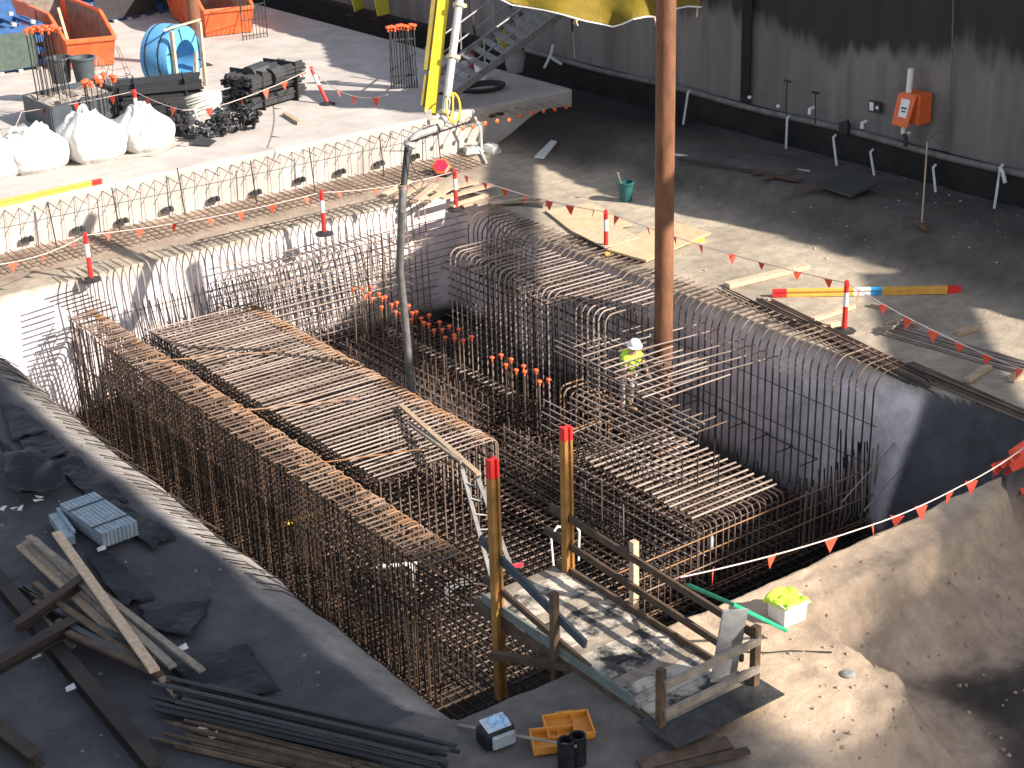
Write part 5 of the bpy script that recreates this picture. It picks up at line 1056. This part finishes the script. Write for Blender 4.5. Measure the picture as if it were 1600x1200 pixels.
for i in range(n):
    for j in range(n):
        u, v = i/(n-1)-.5, j/(n-1)-.5; m_.v.append(c+V(.05+.32*u, .1+.24*v, .38+.12*noise.noise((u*4,v*4,7))-.5*(u*u+v*v)+.05*noise.noise((u*11,v*11,3))))
for i in range(n-1):
    for j in range(n-1): a = i*n+j; m_.f.append((a,a+n,a+n+1,a+1))
o = obj('blue_cloth', m_, mat('cloth_blue', (.35,.55,.78), .85, 0, .15, 9), base=c, smooth=True); tag(o, 'crumpled pale blue cloth on top of the black bag', 'cloth'); o.modifiers.new('t','SOLIDIFY').thickness = .008
tag(obj('thin_rod', MB().tube([P(716,1133,.03), P(900,1166,.35)], .02, 6), TIMBERG, base=P(716,1133)), 'thin grey rod lying from the bank to the short black pipes', 'rod')
for i, (px, py, lb) in enumerate([(885,1200,'short black pipe standing at the bottom edge in front of the orange case'),(903,1192,'second short black pipe just behind the first at the bottom edge')]):
    c = P(px, py); tag(obj('black_pipe', MB().lathe(c, [(.1,0),(.11,0),(.11,.42),(.085,.42),(.085,0)], 18), PLASTICD, base=c, smooth=True), lb, 'pipe', 'short black pipes')
c = P(1325,1055,.0); tag(obj('survey_disc', MB().lathe(c, [(0,.0),(.1,.0),(.1,.03),(.06,.05),(0,.05)], 14), mat('disc_grey', (.25,.24,.22), .5), base=c), 'small grey disc on the sunlit sand', 'disc')
m_ = MB().tube([P(1165,1018,.03), P(1200,1020,.02), P(1235,1017,.02), P(1300,1019,.02)], .012, 5); tag(obj('thin_cable', m_, RUBBER, base=P(1165,1018), smooth=True), 'thin dark cable lying on the sunlit sand by the platform', 'cable')
c = P(1590,772,-.6)+V(0,0,.3); m_ = MB()
for k in range(14):
    a = c+V(jit(.25), jit(.2), -.35+.06*k); m_.slab([a+V(-.28,-.05,jit(.06)), a+V(.28,.05,jit(.06)), a+V(.26,.12,.09+jit(.05)), a+V(-.26,.08,.09+jit(.05))], .012)
tag(obj('flag_roll', m_, FLAG, base=c), 'tangled heap of orange flags at the right edge of the picture', 'flags')
# ------------------------------------------------------------------ left bank clutter in the shade
G = 'planks in the timber heap'
specs = [((32,852),(238,1048),.14,.16,'lowest pale plank along the near side of the heap',TIMBER),((40,846),(246,1026),.14,.22,'pale plank second from the near side of the heap',TIMBERG),((52,842),(270,1042),.12,.3,'grey plank through the middle of the heap',TIMBERG),((44,838),(316,1048),.1,.34,'longest grey plank reaching past the heap to the right',TIMBERG),((88,832),(242,1048),.14,.42,'broad plank lying across all the others',TIMBER),((240,1045),(278,1088),.1,.05,'short pale stub beyond the end of the heap',TIMBER),((48,952),(84,984),.12,.12,'short pale block in the dark left of the heap',TIMBERG),((90,998),(115,1012),.1,.1,'small pale offcut under the heap',TIMBERG)]
for a, b_, w_, z, lb, m in specs: plank(P(*a, z), P(*b_, z-.03), w_, .045, lb, m, grp=G)
for i in range(14): plank(P(30+6*i+jit(8), 905+5*i+jit(20), .1+.02*i), P(150+7*i+jit(15), 985+5*i+jit(15), .08+.02*i), .1, .05, 'dark weathered plank in the lower layer of the timber heap', TIMBERD if i%3 else BLACKBAR, grp='dark planks under the heap')
c = P(150,820,.0); t = thing('steel_pack', 'strapped pack of bright metal studs on the dark left bank', 'metal pack', c); M = Matrix.Rotation(math.atan2(*(P(190,830)-P(128,785)).yx), 3, 'Z')
a, b_ = P(122,788,.25), P(188,835,.25); d = (b_-a); s = d.cross(V(0,0,1)).normalized(); GALVB = mat('bright_metal', (.30,.36,.40), .5, .4, .3, 8)
for k in range(9): obj('stud', MB().beam(a+s*(-.28+.07*k), b_+s*(-.28+.07*k), .06, .25), GALVB, t)
obj('strap', MB().beam(a+d*.25-s*.34+V(0,0,.13), a+d*.25+s*.34+V(0,0,.13), .03, .012), RUBBER, t); obj('strap', MB().beam(a+d*.8-s*.34+V(0,0,.13), a+d*.8+s*.34+V(0,0,.13), .03, .012), RUBBER, t)
a, b_ = P(84,808,.15), P(110,845,.15); tag(obj('stud_bundle', MB().beam(a, b_, .16, .14).beam(a+V(.1,.05,.1), b_+V(.1,.05,.1), .05,.05), GALVB, base=a), 'small bundle of metal studs left of the strapped pack', 'metal pack')
def film(pts, z, label, seed, th=.02):
    t_ = [P(*q, z) for q in pts]; n = 16; m_ = MB()
    for i in range(n+1):
        for j in range(n+1):
            u, v = i/n, j/n; eu = .07*noise.noise((v*4+seed, seed, 1)); ev = .07*noise.noise((u*4, seed*2, 3)); u2, v2 = u+eu, v+ev; p = (t_[0]*(1-u2)+t_[1]*u2)*(1-v2)+(t_[3]*(1-u2)+t_[2]*u2)*v2; m_.v.append(V(p.x, p.y, max(.03, ground_z(p.x, p.y)+.02)+ th+.03+(.06+th)*noise.noise((p.x*1.6+seed, p.y*1.6, seed))+.02*noise.noise((p.x*6, p.y*6, seed))) )
    for i in range(n):
        for j in range(n): a = i*(n+1)+j; m_.f.append((a,a+1,a+n+2,a+n+1))
    o = obj('black_film', m_, PLASTICD, base=t_[0], smooth=False); o.data.polygons.foreach_set('use_smooth', [True]*len(o.data.polygons)); tag(o, label, 'plastic sheet', 'black plastic sheets on the left bank'); o.modifiers.new('t','SOLIDIFY').thickness = .015
film([(0,622),(38,640),(76,676),(20,690)], .05, 'black plastic sheet at the left edge nearest the far corner', 1); film([(28,688),(80,676),(108,712),(52,724)], .05, 'black plastic sheet next to the crest, second from the far corner', 2); film([(60,716),(108,702),(140,735),(100,748)], .05, 'black plastic sheet third along the crest', 3); film([(100,742),(145,732),(200,782),(150,790)], .05, 'creased black plastic sheet beside the metal pack', 4)
film([(150,788),(178,780),(276,840),(236,858)], .05, 'long black plastic sheet right of the metal pack', 5); film([(132,866),(172,864),(242,938),(190,950)], .05, 'plain black plastic sheet right of the timber heap', 6); film([(215,948),(330,935),(300,1000),(230,985)], .05, 'torn black plastic sheet below the plain one', 7); film([(250,1030),(385,1010),(440,1080),(330,1100)], .05, 'speckled black plastic sheet above the dark bar bundles', 8)
film([(0,700),(60,712),(110,770),(20,790)], .1, 'very dark heap of plastic at the left edge', 9, .22)
m_ = MB()
for k in range(5): q = P(10+14*k+jit(5), 800-5*k+jit(8), .2); a_ = random.random()*3; u_ = V(math.cos(a_),math.sin(a_),jit(.3)); v_ = V(-u_.y,u_.x,jit(.5)); m_.slab([q, q+u_*.16, q+u_*.1+v_*.05, q+v_*.07], .012)
tag(obj('torn_plastic', m_, PVC, base=P(30,800)), 'pale torn plastic scraps on the dark left bank', 'scraps')
for i, (px, py, lb) in enumerate([(126,828,'white scrap of paper at the near end of the metal pack'),(153,862,'white scrap below the metal pack'),(50,1030,'white scrap near the lower left corner'),(104,1081,'white scrap right of the lower left scrap'),(280,1018,'white scrap at the end of the longest plank'),(310,1145,'white scrap in front of the dark bar bundles'),(328,1157,'pale card beside the scrap by the dark bar bundles')]):
    q = P(px, py, .12 if i != 4 else .3); tag(obj('paper_scrap', MB().slab([q, q+V(.13,-.03,.02), q+V(.14,.07,.05), q+V(.02,.09,.01)], .008), PVC, base=q), lb, 'paper', 'white scraps on the left bank')
def darkbundle(a, b, n, sp, label, r=.03, h=.3, m=BLACKBAR): barbundle(a, b, n, sp, label, m, r, 'dark bar bundles on the left bank', h=h)
darkbundle(P(275,1095,.05), P(690,1195,.05), 26, .7, 'thick dark bar bundle reaching to the bottom edge beside the pit corner'); darkbundle(P(285,1150,.03), P(560,1215,.03), 18, .6, 'lower dark bar bundle at the bottom edge', .025, .2, TIMBERD)
G = 'dark steel beams on the left bank'
def ibeam(a, b, label, w_=.22, h=.22, dz=0):
    a = Vector(a)+V(0,0,h/2+.01+dz); b = Vector(b)+V(0,0,h/2+.01+dz); d = (b-a).normalized(); s = d.cross(V(0,0,1)).normalized(); m_ = MB().beam(a+V(0,0,h*.45), b+V(0,0,h*.45), w_, h*.1).beam(a-V(0,0,h*.45), b-V(0,0,h*.45), w_, h*.1).beam(a, b, w_*.1, h*.8); tag(obj('steel_beam', m_, RUSTD, base=a), label, 'steel beam', G)
ibeam(P(-20,895), P(250,1220), 'long dark steel beam running down the left bank to the bottom edge'); ibeam(P(-20,1085), P(120,1005), 'dark steel beam crossing at the left edge', .2, .18, .225); ibeam(P(-30,1130), P(60,1200), 'dark steel beam stub in the lower left corner', .2, .2, .0); ibeam(P(30,1010), P(140,930), 'dark steel beam lying under the timber heap', .15, .15, .225)
plank(P(1000,1196,.03), P(1140,1160,.06), .25, .04, 'dark plank on the shaded sand at the bottom', TIMBERD); plank(P(1030,1205,.05), P(1170,1172,.08), .12, .04, 'narrow dark plank right of the other at the bottom', TIMBERD)
STONEM = mat('stone_sand', (.36,.28,.2), .9)
for i in range(22):
    px, py = random.uniform(1190,1400), random.uniform(985,1130); q = P(px, py, 0); z = ground_z(q.x, q.y); r = random.uniform(.012,.035)
    if z > -.3: 
        m_ = MB().lathe(V(q.x,q.y,z), [(0,-.01),(r,0),(r*.8,r*.6),(0,r*.8)], 6); tag(obj('stone', m_, STONEM, base=V(q.x,q.y,z)), 'small stone lying on the sunlit sand', 'stone', 'small stones on the sand')

# loose clods and chips, too many to count
def chips(name, n, region, rmin, rmax, m, label):
    m_ = MB()
    for i in range(n):
        px, py = region(); q = PG(px, py); z = ground_z(q.x, q.y)
        if z < -1.6 or (q.x > 9.6 and 15.5 < q.y < 35 and q.x < 22.7): continue
        r = random.uniform(rmin, rmax)*random.uniform(.5, 1); o = len(m_.v); m_.lathe(V(q.x,q.y,z), [(r*.6,-.01),(r,r*.25),(r*.6,r*.75),(r*.1,r*.9)], 5)
        for v in m_.v[o:]: v += V(jit(r*.35), jit(r*.35), jit(r*.25))
    o = obj(name, m_, m, kind='stuff'); tag(o, label, name.replace('_', ' '))
chips('soil_clods', 110, lambda: (random.uniform(1250,1600), random.uniform(840,1200)), .012, .05, mat('clod', (.44,.33,.24), .95, 0, .35, 9), 'brown soil clods scattered over the sand bank at the lower right')
chips('ground_chips', 130, lambda: (random.uniform(960,1600), random.uniform(240,600)), .012, .045, mat('chip', (.42,.37,.3), .9, 0, .4, 9), 'small pale chips scattered over the ground right of the pit')
chips('bank_chips', 120, lambda: (random.uniform(0,560), random.uniform(640,1200)), .012, .04, mat('chip_grey', (.22,.21,.2), .9, 0, .5, 9), 'small grey chips scattered over the shaded left bank')
